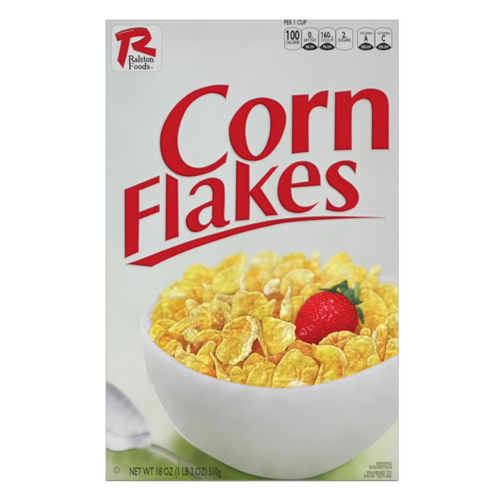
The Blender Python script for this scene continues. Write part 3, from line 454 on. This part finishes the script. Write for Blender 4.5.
# ---------------- lettering of the title
def letter(oid, outs, holes=(), red=(190, 9, 24), soft=.7, emboss=1.0):
    polys = [spline(outs)] + [spline(h) for h in holes]
    sl = box_of(polys[0], 4); X, Y = GX[sl], GY[sl]
    sd = dist(polys[0], X, Y)
    for h in polys[1:]: sd = np.maximum(sd, -dist(h, X, Y))
    dy, dx = np.gradient(sd, G); L = np.sqrt(dx*dx+dy*dy)+1e-6
    up = -dy / L; rt = dx / L
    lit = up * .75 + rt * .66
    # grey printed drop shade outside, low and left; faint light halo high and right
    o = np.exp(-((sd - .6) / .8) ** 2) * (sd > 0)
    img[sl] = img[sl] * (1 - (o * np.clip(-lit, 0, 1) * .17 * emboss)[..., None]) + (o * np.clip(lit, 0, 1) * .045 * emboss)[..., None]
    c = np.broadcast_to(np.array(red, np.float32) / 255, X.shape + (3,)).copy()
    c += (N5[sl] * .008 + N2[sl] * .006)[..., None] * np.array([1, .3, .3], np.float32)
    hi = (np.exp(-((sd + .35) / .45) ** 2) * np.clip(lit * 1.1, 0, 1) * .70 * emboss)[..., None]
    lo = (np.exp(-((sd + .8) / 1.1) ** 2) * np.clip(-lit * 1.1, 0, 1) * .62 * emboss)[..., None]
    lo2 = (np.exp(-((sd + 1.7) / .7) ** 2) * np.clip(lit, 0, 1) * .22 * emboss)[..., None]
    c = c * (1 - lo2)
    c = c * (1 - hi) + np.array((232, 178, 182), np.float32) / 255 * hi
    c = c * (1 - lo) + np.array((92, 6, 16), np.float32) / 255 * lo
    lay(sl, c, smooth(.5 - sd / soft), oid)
c_ = 'c'
T1 = owner('title_word'); T2 = owner('title_word'); T3 = owner('underline_swoosh')
letter(T1, [(229.3,84.9,c_),(226,98.6,c_),(220.2,94.7),(211,93.2),(199.4,97.2),(189,106),(182.5,118),(178.8,131),(178,143),(179.8,153),(184,161),(191.6,166.3),(202,167.3),(215,162.3),(228.2,151,c_),(226,162.2,c_),(212.4,171.2),(196.8,175.9),(186.4,176.6),(176,173.8),(166.9,166.2),(161.4,154.8),(159.9,140),(163,125.7),(170.8,111.4),(181.2,99.7),(194.2,90.6),(209.8,85.6),(220.2,84.4)])
letter(T1, [(228.8,129.6),(230.4,142.6),(235.6,153),(243.6,159.3),(254,161),(262,159.3),(270.5,153.6),(280,141),(286,124),(285.6,111.8),(279.4,102.6),(269.5,98),(259.2,97.4),(247,101.6),(237.2,111),(230.9,121)],
       [[(261,104.2),(253.2,107.5),(247.7,117),(245.7,129.6),(247,142.6),(250.2,151.4),(255.3,155.8),(260.5,153.4),(265.5,146),(269.4,134),(270.2,120),(267.8,109.8)]])
letter(T1, [(292.2,95,c_),(308.8,94,c_),(308.9,101.2,c_),(314.6,94.6),(321,91.2),(328.8,90,c_),(327.2,107.8,c_),(320,106.2),(313.6,108.2),(309.8,113.6),(308.8,123),(309.1,151.8,c_),(291.8,153.7,c_)])
letter(T1, [(335,91.8,c_),(351.2,90.2,c_),(351.7,97.4,c_),(359.6,91),(368,88.4),(377.6,89),(385.2,93.2),(388.6,101),(389.1,112),(389.1,149.2,c_),(371.5,149.4,c_),(371.8,112),(370.4,102.4),(364.8,98.8),(357,101.4),(352.4,108),(352,149.8,c_),(334.4,150.4,c_)])
letter(T2, [(124.6,189.4,c_),(159.8,175.2,c_),(159.8,182.4,c_),(139.4,190.4,c_),(139.4,211.8,c_),(159.8,204,c_),(159.8,211.4,c_),(139.4,219.4,c_),(138.8,251.8,c_),(124.8,258.1,c_)])
letter(T2, [(166,172.6,c_),(178.3,179.4,c_),(178.9,236.4,c_),(165.4,241,c_)])
letter(T2, [(189.2,195.4,c_),(191.4,189.4),(199.4,181.6),(210.8,177.4),(219.2,178.6),(224,183.6),(225,192),(224.9,206),(224.5,216.5),(226,220.6),(230.6,219.8,c_),(229.6,223.6,c_),(222,227.2),(215.4,227),(211.4,222.8,c_),(206.4,228.2),(198.2,232),(191.2,231.4),(186.6,226),(186,218.2),(191,211),(202.4,204.6),(212.2,200,c_),(212.4,192),(210.2,186.6),(205.2,185),(198.6,187.8),(194.6,194.4,c_)],
       [[(212.2,205.6,c_),(204,208.6),(199.6,213.8),(199,219.4),(201,223.6),(205.2,224.6),(209.6,221.8),(212,217.4,c_)]])
letter(T2, [(236.2,159.8,c_),(249.7,164.7,c_),(249.8,191.2,c_),(272,167.2,c_),(279,165.4,c_),(260.8,187.5,c_),(269,200),(278.6,214.8,c_),(266,216,c_),(250.2,195.3,c_),(249.7,219.6,c_),(235.4,221,c_)])
letter(T2, [(320.8,185.4,c_),(320.2,174.2),(315.4,165),(305.6,160.8),(293.4,163),(282.4,173),(277.6,187),(279,200.4),(286,209.8),(297.6,213.2),(309.4,210.4),(319.4,201.6,c_),(309.6,206),(299.6,205.4),(293,198.6),(291.2,187.8,c_)],
       [[(291.8,183.4,c_),(293,172.8),(297.6,166.4),(303.6,165.8),(307.6,170.6),(308.6,181,c_)]])
letter(T2, [(356.8,162.8,c_),(355.6,173.8,c_),(349.4,166.6),(342,165.6),(338.4,170.6),(342,176.6),(351.4,183.4),(358,191.4),(358.8,200.4),(353.6,207.8),(342.6,211.6),(332.8,211.2),(325.8,209.4,c_),(327,197.2,c_),(332.4,204.4),(339.4,207),(345.4,203.6),(344.8,198.2),(337.4,191),(328.6,183.8),(325.8,174.6),(330.6,165.8),(340.4,160.9),(350,160.3)])
letter(T3, [(126.2,264,c_),(140.8,259),(166,249.2),(194,239.4),(222,231.4),(240,226.4),(272,219.9),(304,216.7),(336,215.9),(385.6,217.2,c_),(336,218.9),(288,222.4),(262,227.6),(240,233.2),(222,238.8),(194,248.2),(168.8,258.4),(151.4,266.8,c_)])

# ---------------- maker's logo tile
def rrect(x0, y0, x1, y1, r):
    p = []
    for cx, cy, a in ((x1 - r, y0 + r, 90), (x1 - r, y1 - r, 0), (x0 + r, y1 - r, -90), (x0 + r, y0 + r, -180)):
        for k in range(6):
            q = math.radians(a - 18 * k); p.append((cx + r * math.cos(q), cy - r * math.sin(q)))
    return p
LG = owner('brand_logo'); RR = owner('logo_letter', 'brand_logo'); LT = owner('logo_lettering', 'brand_logo')
tile = rrect(111.4, 25.2, 161.8, 71.8, 5.8)
fill(tile, (209, 210, 209), .6, LG, curve=False)
line(tile, .5, (168, 170, 170), .8, .9, closed=True, curve=False)
line([(117, 26.4), (140, 26.1), (156, 26.4)], .4, (226, 226, 224), .8, .8)
letter(RR, [(115.3,34.2,c_),(122,31),(132,28.6),(142,27.8),(147.2,29,c_),(149.8,32.6),(151.8,38.4,c_),(148.4,43),(144,46.8,c_),(156,49.2,c_),(155.6,56.8,c_),(133.8,49.6,c_),(131.2,43.8,c_),(139,40.6),(145.2,36.4,c_),(138,36.4),(130.6,37.8,c_),(127.6,52),(123.2,68.6,c_),(117.7,60.7,c_),(120,50),(122,39.6,c_),(117.6,41,c_)], red=(188, 9, 26), emboss=.25)
line([(115.6, 34.0), (122, 30.9), (132, 28.4), (142, 27.6), (147.2, 28.8)], .55, (70, 8, 16), .7, .85)
line([(116.8, 34.7), (124, 32.2), (134, 30.1)], .45, (236, 214, 212), .6, .8)
line([(115.2, 34.4), (117.4, 41), (121.8, 39.8), (119.8, 50), (117.5, 60.8)], .5, (104, 10, 20), .7, .7, curve=False)
line([(131.2, 43.8), (133.8, 49.8), (155.4, 57)], .6, (110, 10, 20), .7, .7, curve=False)
line([(144.4, 46.9), (156, 49.0)], .5, (84, 8, 16), .6, .9, curve=False)
line([(132, 42.6), (139, 39.8), (144.6, 36.2)], .6, (240, 236, 234), .6, .85)
line([(131, 43.6), (139, 40.7), (145.2, 36.6)], .4, (84, 10, 18), .6, .9)
# serif lettering, drawn stem by stem
def serif(txt, x0, base, s, sx=1.0, inkc=(26, 26, 28)):
    """s = cap height; strokes in units of cap height"""
    gl = {'R': (.82, [('l',.14,0,.14,1,.15),('l',0,0,.28,0,.05),('l',0,1,.40,1,.06),('a',.40,.74,.25,.26,90,-90,.12),('l',.14,.48,.42,.48,.06),('l',.40,.48,.70,.03,.14),('l',.60,0,.84,0,.05)]),
      'F': (.68, [('l',.14,0,.14,1,.15),('l',0,0,.30,0,.05),('l',0,1,.60,1,.06),('l',.60,1,.62,.80,.06),('l',.14,.52,.46,.52,.06),('l',.46,.62,.46,.42,.05)]),
      'a': (.52, [('l',.36,.08,.36,.46,.13),('a',.22,.46,.15,.17,0,160,.08),('a',.20,.17,.15,.15,60,330,.10),('l',.36,.04,.48,.04,.07)]),
      'l': (.31, [('l',.15,0,.15,1.04,.13),('l',.02,0,.28,0,.05),('l',.03,1.0,.15,1.02,.05)]),
      's': (.44, [('a',.21,.48,.14,.14,20,200,.09),('l',.10,.40,.31,.24,.12),('a',.20,.15,.15,.14,60,-160,.09)]),
      't': (.36, [('l',.16,.08,.16,.84,.12),('l',.02,.62,.32,.62,.06),('l',.18,.04,.32,.07,.08)]),
      'o': (.56, [('a',.27,.32,.20,.29,0,360,.10),('l',.08,.24,.08,.40,.10),('l',.46,.24,.46,.40,.10)]),
      'n': (.60, [('l',.13,0,.13,.62,.12),('l',.0,0,.25,0,.05),('l',.02,.60,.13,.62,.05),('a',.28,.42,.17,.18,150,0,.09),('l',.45,0,.45,.44,.12),('l',.34,0,.57,0,.05)]),
      'd': (.60, [('l',.45,.02,.45,1.04,.12),('a',.25,.31,.18,.28,40,330,.11),('l',.34,1.0,.45,1.02,.05),('l',.45,.02,.57,.04,.05)])}
    x = x0; kx = s * sx
    for ch in txt:
        w, st = gl[ch]
        for g in st:
            if g[0] == 'l':
                p = [(x + g[1] * kx, base - g[2] * s), (x + g[3] * kx, base - g[4] * s)]; wd = g[5]
            else:
                p = [(x + (g[1] + g[3] * math.cos(math.radians(a))) * kx, base - (g[2] + g[4] * math.sin(math.radians(a))) * s) for a in np.linspace(g[5], g[6], 14)]; wd = g[7]
            line(p, wd * s * 1.45, inkc, .4, .92, oid=LT, curve=False)
        x += w * kx
    return x
serif('Ralston', 128.6, 61.8, 5.9, 1.19)
serif('Foods', 128.9, 69.0, 5.8, 1.28)

# ---------------- nutrition badges
badges = []
def badge(x0, x1, seal):
    o = owner('nutrition_badge'); y0, y1 = 29.6, 48.0; xm = (x0 + x1) / 2
    p = [(x0, y0 + 1.6), (x0 + .5, y0 + .2), (x0 + 3.4, 28.3), (xm, 27.6), (x1 - 3.4, 28.3), (x1 - .5, y0 + .2), (x1, y0 + 1.6), (x1, y1 - 1.6), (x1 - .5, y1 - .2), (x1 - 3.4, 49.5), (xm, 50.2), (x0 + 3.4, 49.5), (x0 + .5, y1 - .2), (x0, y1 - 1.6)]
    fill(p, (202, 203, 202), .5, o, curve=False)
    line(p, .42, (62, 62, 62), .6, .9, closed=True, curve=False)
    q = None
    if seal:
        q = owner('daily_value_seal', 'nutrition_badge')
        fill([(x0 + .5, 47.4, c_), (x0 + 3.5, 44.4), (xm, 42.7), (x1 - 3.5, 44.4), (x1 - .5, 47.4, c_), (x1 - 3.5, 49.5), (xm, 50.3), (x0 + 3.5, 49.5)], (32, 32, 34), .6, q)
    badges.append((o, xm, q))
for a, b, s in ((284.5, 301.2, 0), (301.7, 318.4, 1), (318.9, 335.5, 1), (336.0, 352.8, 0), (357.6, 374.4, 1), (375.2, 391.8, 1)): badge(a, b, s)

# kosher mark ring
KS = owner('kosher_symbol')
line([(116.7 + 3.0 * math.cos(q), 470.2 + 3.0 * math.sin(q)) for q in np.linspace(0, 2 * math.pi, 25)[:-1]], .5, (84, 88, 62), .6, .9, oid=KS, closed=True, curve=False)

img = np.clip(img, 0.005, .97)

# ------------------------------------------------------------------ materials
def principled(name, rough=.5, spec=.4):
    m = bpy.data.materials.new(name); m.use_nodes = True
    nt = m.node_tree; b = nt.nodes['Principled BSDF']
    b.inputs['Roughness'].default_value = rough; b.inputs['Specular IOR Level'].default_value = spec
    return m, nt, b
def N(nt, t, **k):
    n = nt.nodes.new(t)
    for a, v in k.items(): setattr(n, a, v)
    return n
def printed(name, rough=.5, spec=.12, grain=.022, attr=True, rgb=(0, 0, 0)):
    m, nt, b = principled(name, rough, spec); L = nt.links
    tc = N(nt, 'ShaderNodeTexCoord')
    n1 = N(nt, 'ShaderNodeTexNoise'); n1.inputs['Scale'].default_value = 950; n1.inputs['Detail'].default_value = 3
    n2 = N(nt, 'ShaderNodeTexNoise'); n2.inputs['Scale'].default_value = 60; n2.inputs['Detail'].default_value = 4
    L.new(tc.outputs['Object'], n1.inputs['Vector']); L.new(tc.outputs['Object'], n2.inputs['Vector'])
    mr = N(nt, 'ShaderNodeMapRange'); mr.inputs['From Min'].default_value = .25; mr.inputs['From Max'].default_value = .75
    mr.inputs['To Min'].default_value = 1 - grain; mr.inputs['To Max'].default_value = 1 + grain
    L.new(n1.outputs['Fac'], mr.inputs['Value'])
    mr2 = N(nt, 'ShaderNodeMapRange'); mr2.inputs['From Min'].default_value = .25; mr2.inputs['From Max'].default_value = .75
    mr2.inputs['To Min'].default_value = 1 - grain * .5; mr2.inputs['To Max'].default_value = 1 + grain * .5
    L.new(n2.outputs['Fac'], mr2.inputs['Value'])
    mu = N(nt, 'ShaderNodeMath', operation='MULTIPLY'); L.new(mr.outputs[0], mu.inputs[0]); L.new(mr2.outputs[0], mu.inputs[1])
    vm = N(nt, 'ShaderNodeVectorMath', operation='SCALE')
    if attr:
        at = N(nt, 'ShaderNodeAttribute', attribute_name='ink'); L.new(at.outputs['Color'], vm.inputs[0])
    else: vm.inputs[0].default_value = rgb
    L.new(mu.outputs[0], vm.inputs['Scale']); L.new(vm.outputs[0], b.inputs['Base Color'])
    bp = N(nt, 'ShaderNodeBump'); bp.inputs['Strength'].default_value = .06; bp.inputs['Distance'].default_value = .0004
    L.new(n2.outputs['Fac'], bp.inputs['Height']); L.new(bp.outputs[0], b.inputs['Normal'])
    return m
def lin(c):
    c = np.asarray(c, np.float64)
    return np.where(c <= .04045, c / 12.92, ((c + .055) / 1.055) ** 2.4)
def ink(name, rgb): return printed(name, attr=False, rgb=tuple(lin(np.array(rgb) / 255) * KE))
M_print = printed('printed_card')
M_card = printed('carton_card', attr=False, rgb=tuple(lin(np.array((178, 179, 177)) / 255)))
M_raw = printed('raw_board', attr=False, rgb=(.36, .30, .23), rough=.8)
M_black = ink('black_ink', (44, 44, 46)); M_olive = ink('olive_ink', (50, 54, 34)); M_grey = ink('grey_green_ink', (106, 110, 84)); M_white = ink('knockout_ink', (196, 196, 196)); M_soft = ink('soft_black_ink', (86, 86, 88))

# ------------------------------------------------------------------ objects
root = bpy.data.objects.new('cereal_box', None); col.objects.link(root)
root['label'] = 'tall white corn flakes carton with red title and a printed bowl and strawberry, standing upright'
root['category'] = 'cereal box'
root.empty_display_size = .05

def mesh_obj(name, verts, faces, mat, parent, smoothf=False):
    me = bpy.data.meshes.new(name); me.from_pydata([tuple(v) for v in verts], [], faces); me.update()
    me.materials.append(mat); o = bpy.data.objects.new(name, me); col.objects.link(o); o.parent = parent
    if smoothf: me.polygons.foreach_set('use_smooth', [True] * len(me.polygons))
    return o

# carton: rounded board box
bm = bmesh.new(); bmesh.ops.create_cube(bm, size=1)
for v in bm.verts:
    v.co.x = (wx(W0) if v.co.x < 0 else wx(W1)); v.co.y = (0.0 if v.co.y < 0 else DEPTH); v.co.z = (0.0 if v.co.z < 0 else wz(H0))
bmesh.ops.bevel(bm, geom=bm.edges[:], offset=.00055, segments=4, affect='EDGES', profile=.5)
me = bpy.data.meshes.new('carton'); bm.to_mesh(me); bm.free(); me.materials.append(M_card)
carton = bpy.data.objects.new('carton', me); col.objects.link(carton); carton.parent = root
# closing flap on the top with its tuck slot
def slab(name, x0, x1, y0, y1, z0, z1, mat, parent, bev=.0001):
    bm = bmesh.new(); bmesh.ops.create_cube(bm, size=1)
    for v in bm.verts:
        v.co.x = x0 if v.co.x < 0 else x1; v.co.y = y0 if v.co.y < 0 else y1; v.co.z = z0 if v.co.z < 0 else z1
    bmesh.ops.bevel(bm, geom=bm.edges[:], offset=bev, segments=2, affect='EDGES')
    me = bpy.data.meshes.new(name); bm.to_mesh(me); bm.free(); me.materials.append(mat)
    o = bpy.data.objects.new(name, me); col.objects.link(o); o.parent = parent; return o
top = wz(H0)
slab('top_flap', wx(W0) + .002, wx(W1) - .002, .009, DEPTH - .0015, top - .0001, top + .00035, M_card, carton)
slab('tuck_tab', -.03, .03, .016, .034, top + .00038, top + .0007, M_raw, carton)

FY = -0.00012                    # the printed sheet lies just proud of the board
linimg = (lin(img) * KE).astype(np.float32)
cell = own[:-1, :-1].copy()
# join stray crumbs of an owner (under 60 cells) to the bed of flakes
cnt = np.bincount(cell.ravel(), minlength=len(OWN))
for i, (nme, par) in enumerate(OWN):
    if nme == 'printed_flake' and 0 < cnt[i] < 90: cell[cell == i] = FL0
quads = []; done = np.zeros((NY, NX), bool)
for st in (8, 4, 2, 1):
    ny, nx = NY // st, NX // st
    if st > 1:
        b = cell.reshape(ny, st, nx, st); same = (b == b[:, :1, :, :1]).all(axis=(1, 3))
        c00 = img[0:NY:st, 0:NX:st][:ny, :nx]; c01 = img[0:NY:st, st::st][:ny, :nx]; c10 = img[st::st, 0:NX:st][:ny, :nx]; c11 = img[st::st, st::st][:ny, :nx]
        err = np.zeros((ny, nx), np.float32)
        for a in range(0, st + 1):
            for d in range(0, st + 1):
                u, v = d / st, a / st
                e = (c00 * (1 - u) + c01 * u) * (1 - v) + (c10 * (1 - u) + c11 * u) * v
                err = np.maximum(err, np.abs(e - img[a:a + (ny - 1) * st + 1:st, d:d + (nx - 1) * st + 1:st]).max(axis=2))
        free = ~done.reshape(ny, st, nx, st).any(axis=(1, 3))
        ok = same & (err < .0045) & free
        J, I = np.nonzero(ok)
        done |= np.repeat(np.repeat(ok, st, 0), st, 1)
    else:
        J, I = np.nonzero(~done)
    J = J * st; I = I * st
    quads.append(np.stack([J, I, np.full_like(J, st), cell[J, I]], 1))
Q = np.concatenate(quads); print('print faces', len(Q))
objs = {}
def parent_of(i):
    p = OWN[i][1]
    if p is None: return root
    for j in range(i - 1, -1, -1):
        if OWN[j][0] == p and j in objs: return objs[j]
    return root
for i, (nme, par) in enumerate(OWN):
    q = Q[Q[:, 3] == i]
    if len(q) == 0: continue
    J, I, s = q[:, 0], q[:, 1], q[:, 2]
    W = NX + 1
    idx = np.stack([(J + s) * W + I, (J + s) * W + I + s, J * W + I + s, J * W + I], 1)
    u, inv = np.unique(idx.ravel(), return_inverse=True)
    vj, vi = u // W, u % W
    co = np.stack([wx(OX + vi * G), np.full(len(u), FY), wz(OY + vj * G)], 1).astype(np.float32)
    me = bpy.data.meshes.new(nme); n = len(q)
    me.vertices.add(len(u)); me.vertices.foreach_set('co', co.ravel())
    me.loops.add(n * 4); me.loops.foreach_set('vertex_index', inv.ravel().astype(np.int32))
    me.polygons.add(n); me.polygons.foreach_set('loop_start', np.arange(0, n * 4, 4, dtype=np.int32))
    me.update(calc_edges=True)
    at = me.color_attributes.new('ink', 'FLOAT_COLOR', 'POINT')
    cc = np.ones((len(u), 4), np.float32); cc[:, :3] = linimg[vj, vi]; at.data.foreach_set('color', cc.ravel())
    me.materials.append(M_print)
    o = bpy.data.objects.new(nme, me); col.objects.link(o); o.parent = parent_of(i); objs[i] = o
    if nme == 'printed_flake_bed': o['kind'] = 'stuff'

# ------------------------------------------------------------------ small lettering with the built-in font
def text(body, x0, x1, base, cap, mat, parent, name, wt=0.0, y=-0.00022):
    """one line of type fitted between x0 and x1 (artwork units), capital height cap"""
    cu = bpy.data.curves.new(name, 'FONT'); cu.body = body; cu.size = 1; cu.offset = wt; cu.resolution_u = 3
    t = bpy.data.objects.new(name, cu); col.objects.link(t)
    bpy.context.view_layer.update()
    dg = bpy.context.evaluated_depsgraph_get()
    me = bpy.data.meshes.new_from_object(t.evaluated_get(dg))
    bpy.data.objects.remove(t)
    n = len(me.vertices); co = np.zeros(n * 3, np.float32); me.vertices.foreach_get('co', co); co = co.reshape(-1, 3)
    a, b = co[:, 0].min(), co[:, 0].max()
    X = x0 + (co[:, 0] - a) / (b - a) * (x1 - x0); Yp = base - co[:, 1] / .66 * cap
    out = np.stack([wx(X), np.full(n, y), wz(Yp)], 1).astype(np.float32)
    me.vertices.foreach_set('co', out.ravel()); me.update()
    if any(ch == '1' for ch in body):                 # give every figure 1 its flag
        b_ = bmesh.new(); b_.from_mesh(me); seen = set()
        for v in list(b_.verts):
            if v in seen: continue
            comp = {v}; stack = [v]
            while stack:
                for e in stack.pop().link_edges:
                    for k in e.verts:
                        if k not in comp: comp.add(k); stack.append(k)
            seen |= comp
            if len(comp) != 4: continue
            xl = min(k.co.x for k in comp); xr = max(k.co.x for k in comp); zt = max(k.co.z for k in comp); w_ = xr - xl
            if zt - min(k.co.z for k in comp) < cap * .7 * S: continue
            f = [b_.verts.new(c3) for c3 in ((xl - w_ * .95, y, zt - w_ * 1.9), (xl - w_ * .01, y, zt - w_ * 1.5), (xl - w_ * .01, y, zt - w_ * .2), (xl - w_ * .95, y, zt - w_ * 1.0))]
            b_.faces.new(f)
        b_.to_mesh(me); b_.free(); me.update()
    me.materials.clear(); me.materials.append(mat); me.name = name
    o = bpy.data.objects.new(name, me); col.objects.link(o); o.parent = parent
    return o
def join(name, parent, parts):
    verts, faces, k = [], [], 0
    for p in parts:
        me = p.data; verts += [tuple(v.co) for v in me.vertices]; faces += [[k + j for j in f.vertices] for f in me.polygons]; k += len(me.vertices)
    mat = parts[0].data.materials[0]
    for p in parts: bpy.data.objects.remove(p)
    return mesh_obj(name, verts, faces, mat, parent)
text('PER 1 CUP', 284.3, 306.6, 24.5, 4.3, M_black, root, 'serving_size_text', .014)
def bt(k, lines, name='badge_lettering', mat=M_black):
    o, xm, q = badges[k]; P = objs[o]
    ps = [text(s, xm + a, xm + b, base, cap, m_, P, name, w) for s, a, b, base, cap, w, m_ in lines]
    join(name, P, ps)
bt(0, [('100', -5.6, 6.6, 39.6, 8.6, .026, M_black), ('CALORIES', -6.9, 6.8, 43.9, 3.0, .016, M_black)])
bt(1, [('0', -1.9, 1.3, 37.6, 5.4, .024, M_black), ('g', 1.6, 2.8, 37.6, 1.9, 0, M_black), ('SAT FAT', -6.2, 6.2, 41.6, 2.9, .016, M_black)])
bt(2, [('160', -5.4, 2.6, 37.6, 5.4, .024, M_black), ('mg', 2.9, 6.0, 37.6, 1.9, 0, M_black), ('SODIUM', -6.0, 6.0, 41.6, 2.9, 0, M_black)])
bt(3, [('2', -2.2, 1.0, 37.6, 5.4, .024, M_black), ('g', 1.4, 2.6, 37.6, 1.9, 0, M_black), ('SUGARS', -6.2, 6.2, 41.6, 2.9, .016, M_black)])
bt(4, [('VITAMIN', -6.1, 6.1, 34.8, 2.8, 0, M_black), ('A', -1.9, 1.9, 41.2, 5.6, .03, M_black)])
bt(5, [('VITAMIN', -6.1, 6.1, 34.8, 2.8, 0, M_black), ('C', -1.8, 1.8, 41.2, 5.6, .03, M_black)])
for k, s in ((1, '0% DV'), (2, '7% DV'), (4, '25% DV'), (5, '25% DV')):
    o, xm, q = badges[k]
    hw = 4.2 if len(s) < 6 else 4.9
    t_ = text(s, xm - hw, xm + hw, 48.2, 2.5, M_white, objs[o], 'seal_lettering', .016)
text('R', 151.55, 152.45, 68.1, 1.05, M_soft, objs[LG], 'registered_mark', 0)
tor = [(152.0 + r * math.cos(q), 67.6 + r * math.sin(q)) for r in (.95, 1.15) for q in np.linspace(0, 2 * math.pi, 25)[:-1]]
reg = mesh_obj('registered_ring', [(wx(a), -.00022, wz(b)) for a, b in tor], [[i, (i + 1) % 24, 24 + (i + 1) % 24, 24 + i] for i in range(24)], M_soft, objs[LG])
text('U', 115.4, 118.0, 472.0, 3.4, M_grey, objs[KS], 'kosher_letter', .0)
text('NET WT 18 OZ (1 LB 2 OZ) 510g', 129.8, 221.0, 475.2, 7.4, M_olive, root, 'net_weight_text', .006)
sug = [text('SERVING', 376.4, 391.5, 464.9, 2.9, M_grey, root, 't', .012), text('SUGGESTION', 369.2, 391.5, 468.6, 2.9, M_grey, root, 't', .012),
       text('ENLARGED TO', 367.2, 391.5, 473.9, 2.9, M_grey, root, 't', .012), text('SHOW TEXTURE', 363.8, 391.5, 477.6, 2.9, M_grey, root, 't', .012)]
join('serving_suggestion_text', root, sug)

# ------------------------------------------------------------------ the white sweep the carton stands on
prof = [(-2.2, 0), (-1.0, 0), (0, 0), (.5, 0)]
for k in range(1, 13):
    a = math.radians(90 * k / 12); prof.append((.5 + .5 * math.sin(a), .5 - .5 * math.cos(a)))
prof += [(1.0, 1.0), (1.0, 2.4)]
V = []; F = []
for i, (y, z) in enumerate(prof):
    V += [(-2.2, y, z - .0002), (2.2, y, z - .0002)]
    if i: F.append([2 * i - 2, 2 * i - 1, 2 * i + 1, 2 * i])
mw, nt, b = principled('white_paper', .9, .1); b.inputs['Base Color'].default_value = (.93, .93, .93, 1)
nz = N(nt, 'ShaderNodeTexNoise'); nz.inputs['Scale'].default_value = 40
rp = N(nt, 'ShaderNodeMapRange'); rp.inputs['To Min'].default_value = .92; rp.inputs['To Max'].default_value = .945
nt.links.new(nz.outputs['Fac'], rp.inputs['Value']); cb = N(nt, 'ShaderNodeCombineColor')
for k in range(3): nt.links.new(rp.outputs[0], cb.inputs[k])
nt.links.new(cb.outputs[0], b.inputs['Base Color'])
sweep = mesh_obj('backdrop', V, F, mw, None, True); sweep['kind'] = 'structure'

# ------------------------------------------------------------------ lamps, world, camera
def area(name, loc, target, size, power, sy=None):
    l = bpy.data.lights.new(name, 'AREA'); l.energy = power; l.size = size
    if sy: l.shape = 'RECTANGLE'; l.size_y = sy
    o = bpy.data.objects.new(name, l); col.objects.link(o); o.location = loc
    from mathutils import Vector
    d = Vector(target) - Vector(loc); o.rotation_euler = d.to_track_quat('-Z', 'Y').to_euler(); return o
area('softbox_left', (-1.1, -1.5, .75), (0, 0, .17), .8, 5.8)
area('softbox_right', (1.1, -1.5, .75), (0, 0, .17), .8, 5.3)
area('floor_fill', (0, -.2, 2.0), (0, -.1, 0), 1.6, 13)  # added overhead light that burns the floor out to white
area('backdrop_fill', (-1.6, .1, 1.4), (0, 1.0, .5), .7, 26)  # added pair, there only to push the sweep to pure white
area('backdrop_fill', (1.6, .1, 1.4), (0, 1.0, .5), .7, 26)
w = bpy.data.worlds.new('World'); scene.world = w; w.use_nodes = True
w.node_tree.nodes['Background'].inputs[0].default_value = (1, 1, 1, 1); w.node_tree.nodes['Background'].inputs[1].default_value = .3
cd = bpy.data.cameras.new('camera'); cam = bpy.data.objects.new('camera', cd); col.objects.link(cam); scene.camera = cam
D = 1.7
cam.location = (wx(250), -D + FY, wz(250)); cam.rotation_euler = (math.radians(90), 0, 0)
cd.sensor_width = 36; cd.lens = 36 * D / (500 * S); cd.clip_start = .01; cd.clip_end = 50
scene.view_settings.view_transform = 'Standard'; scene.view_settings.look = 'None'; scene.view_settings.exposure = 0; scene.view_settings.gamma = 1
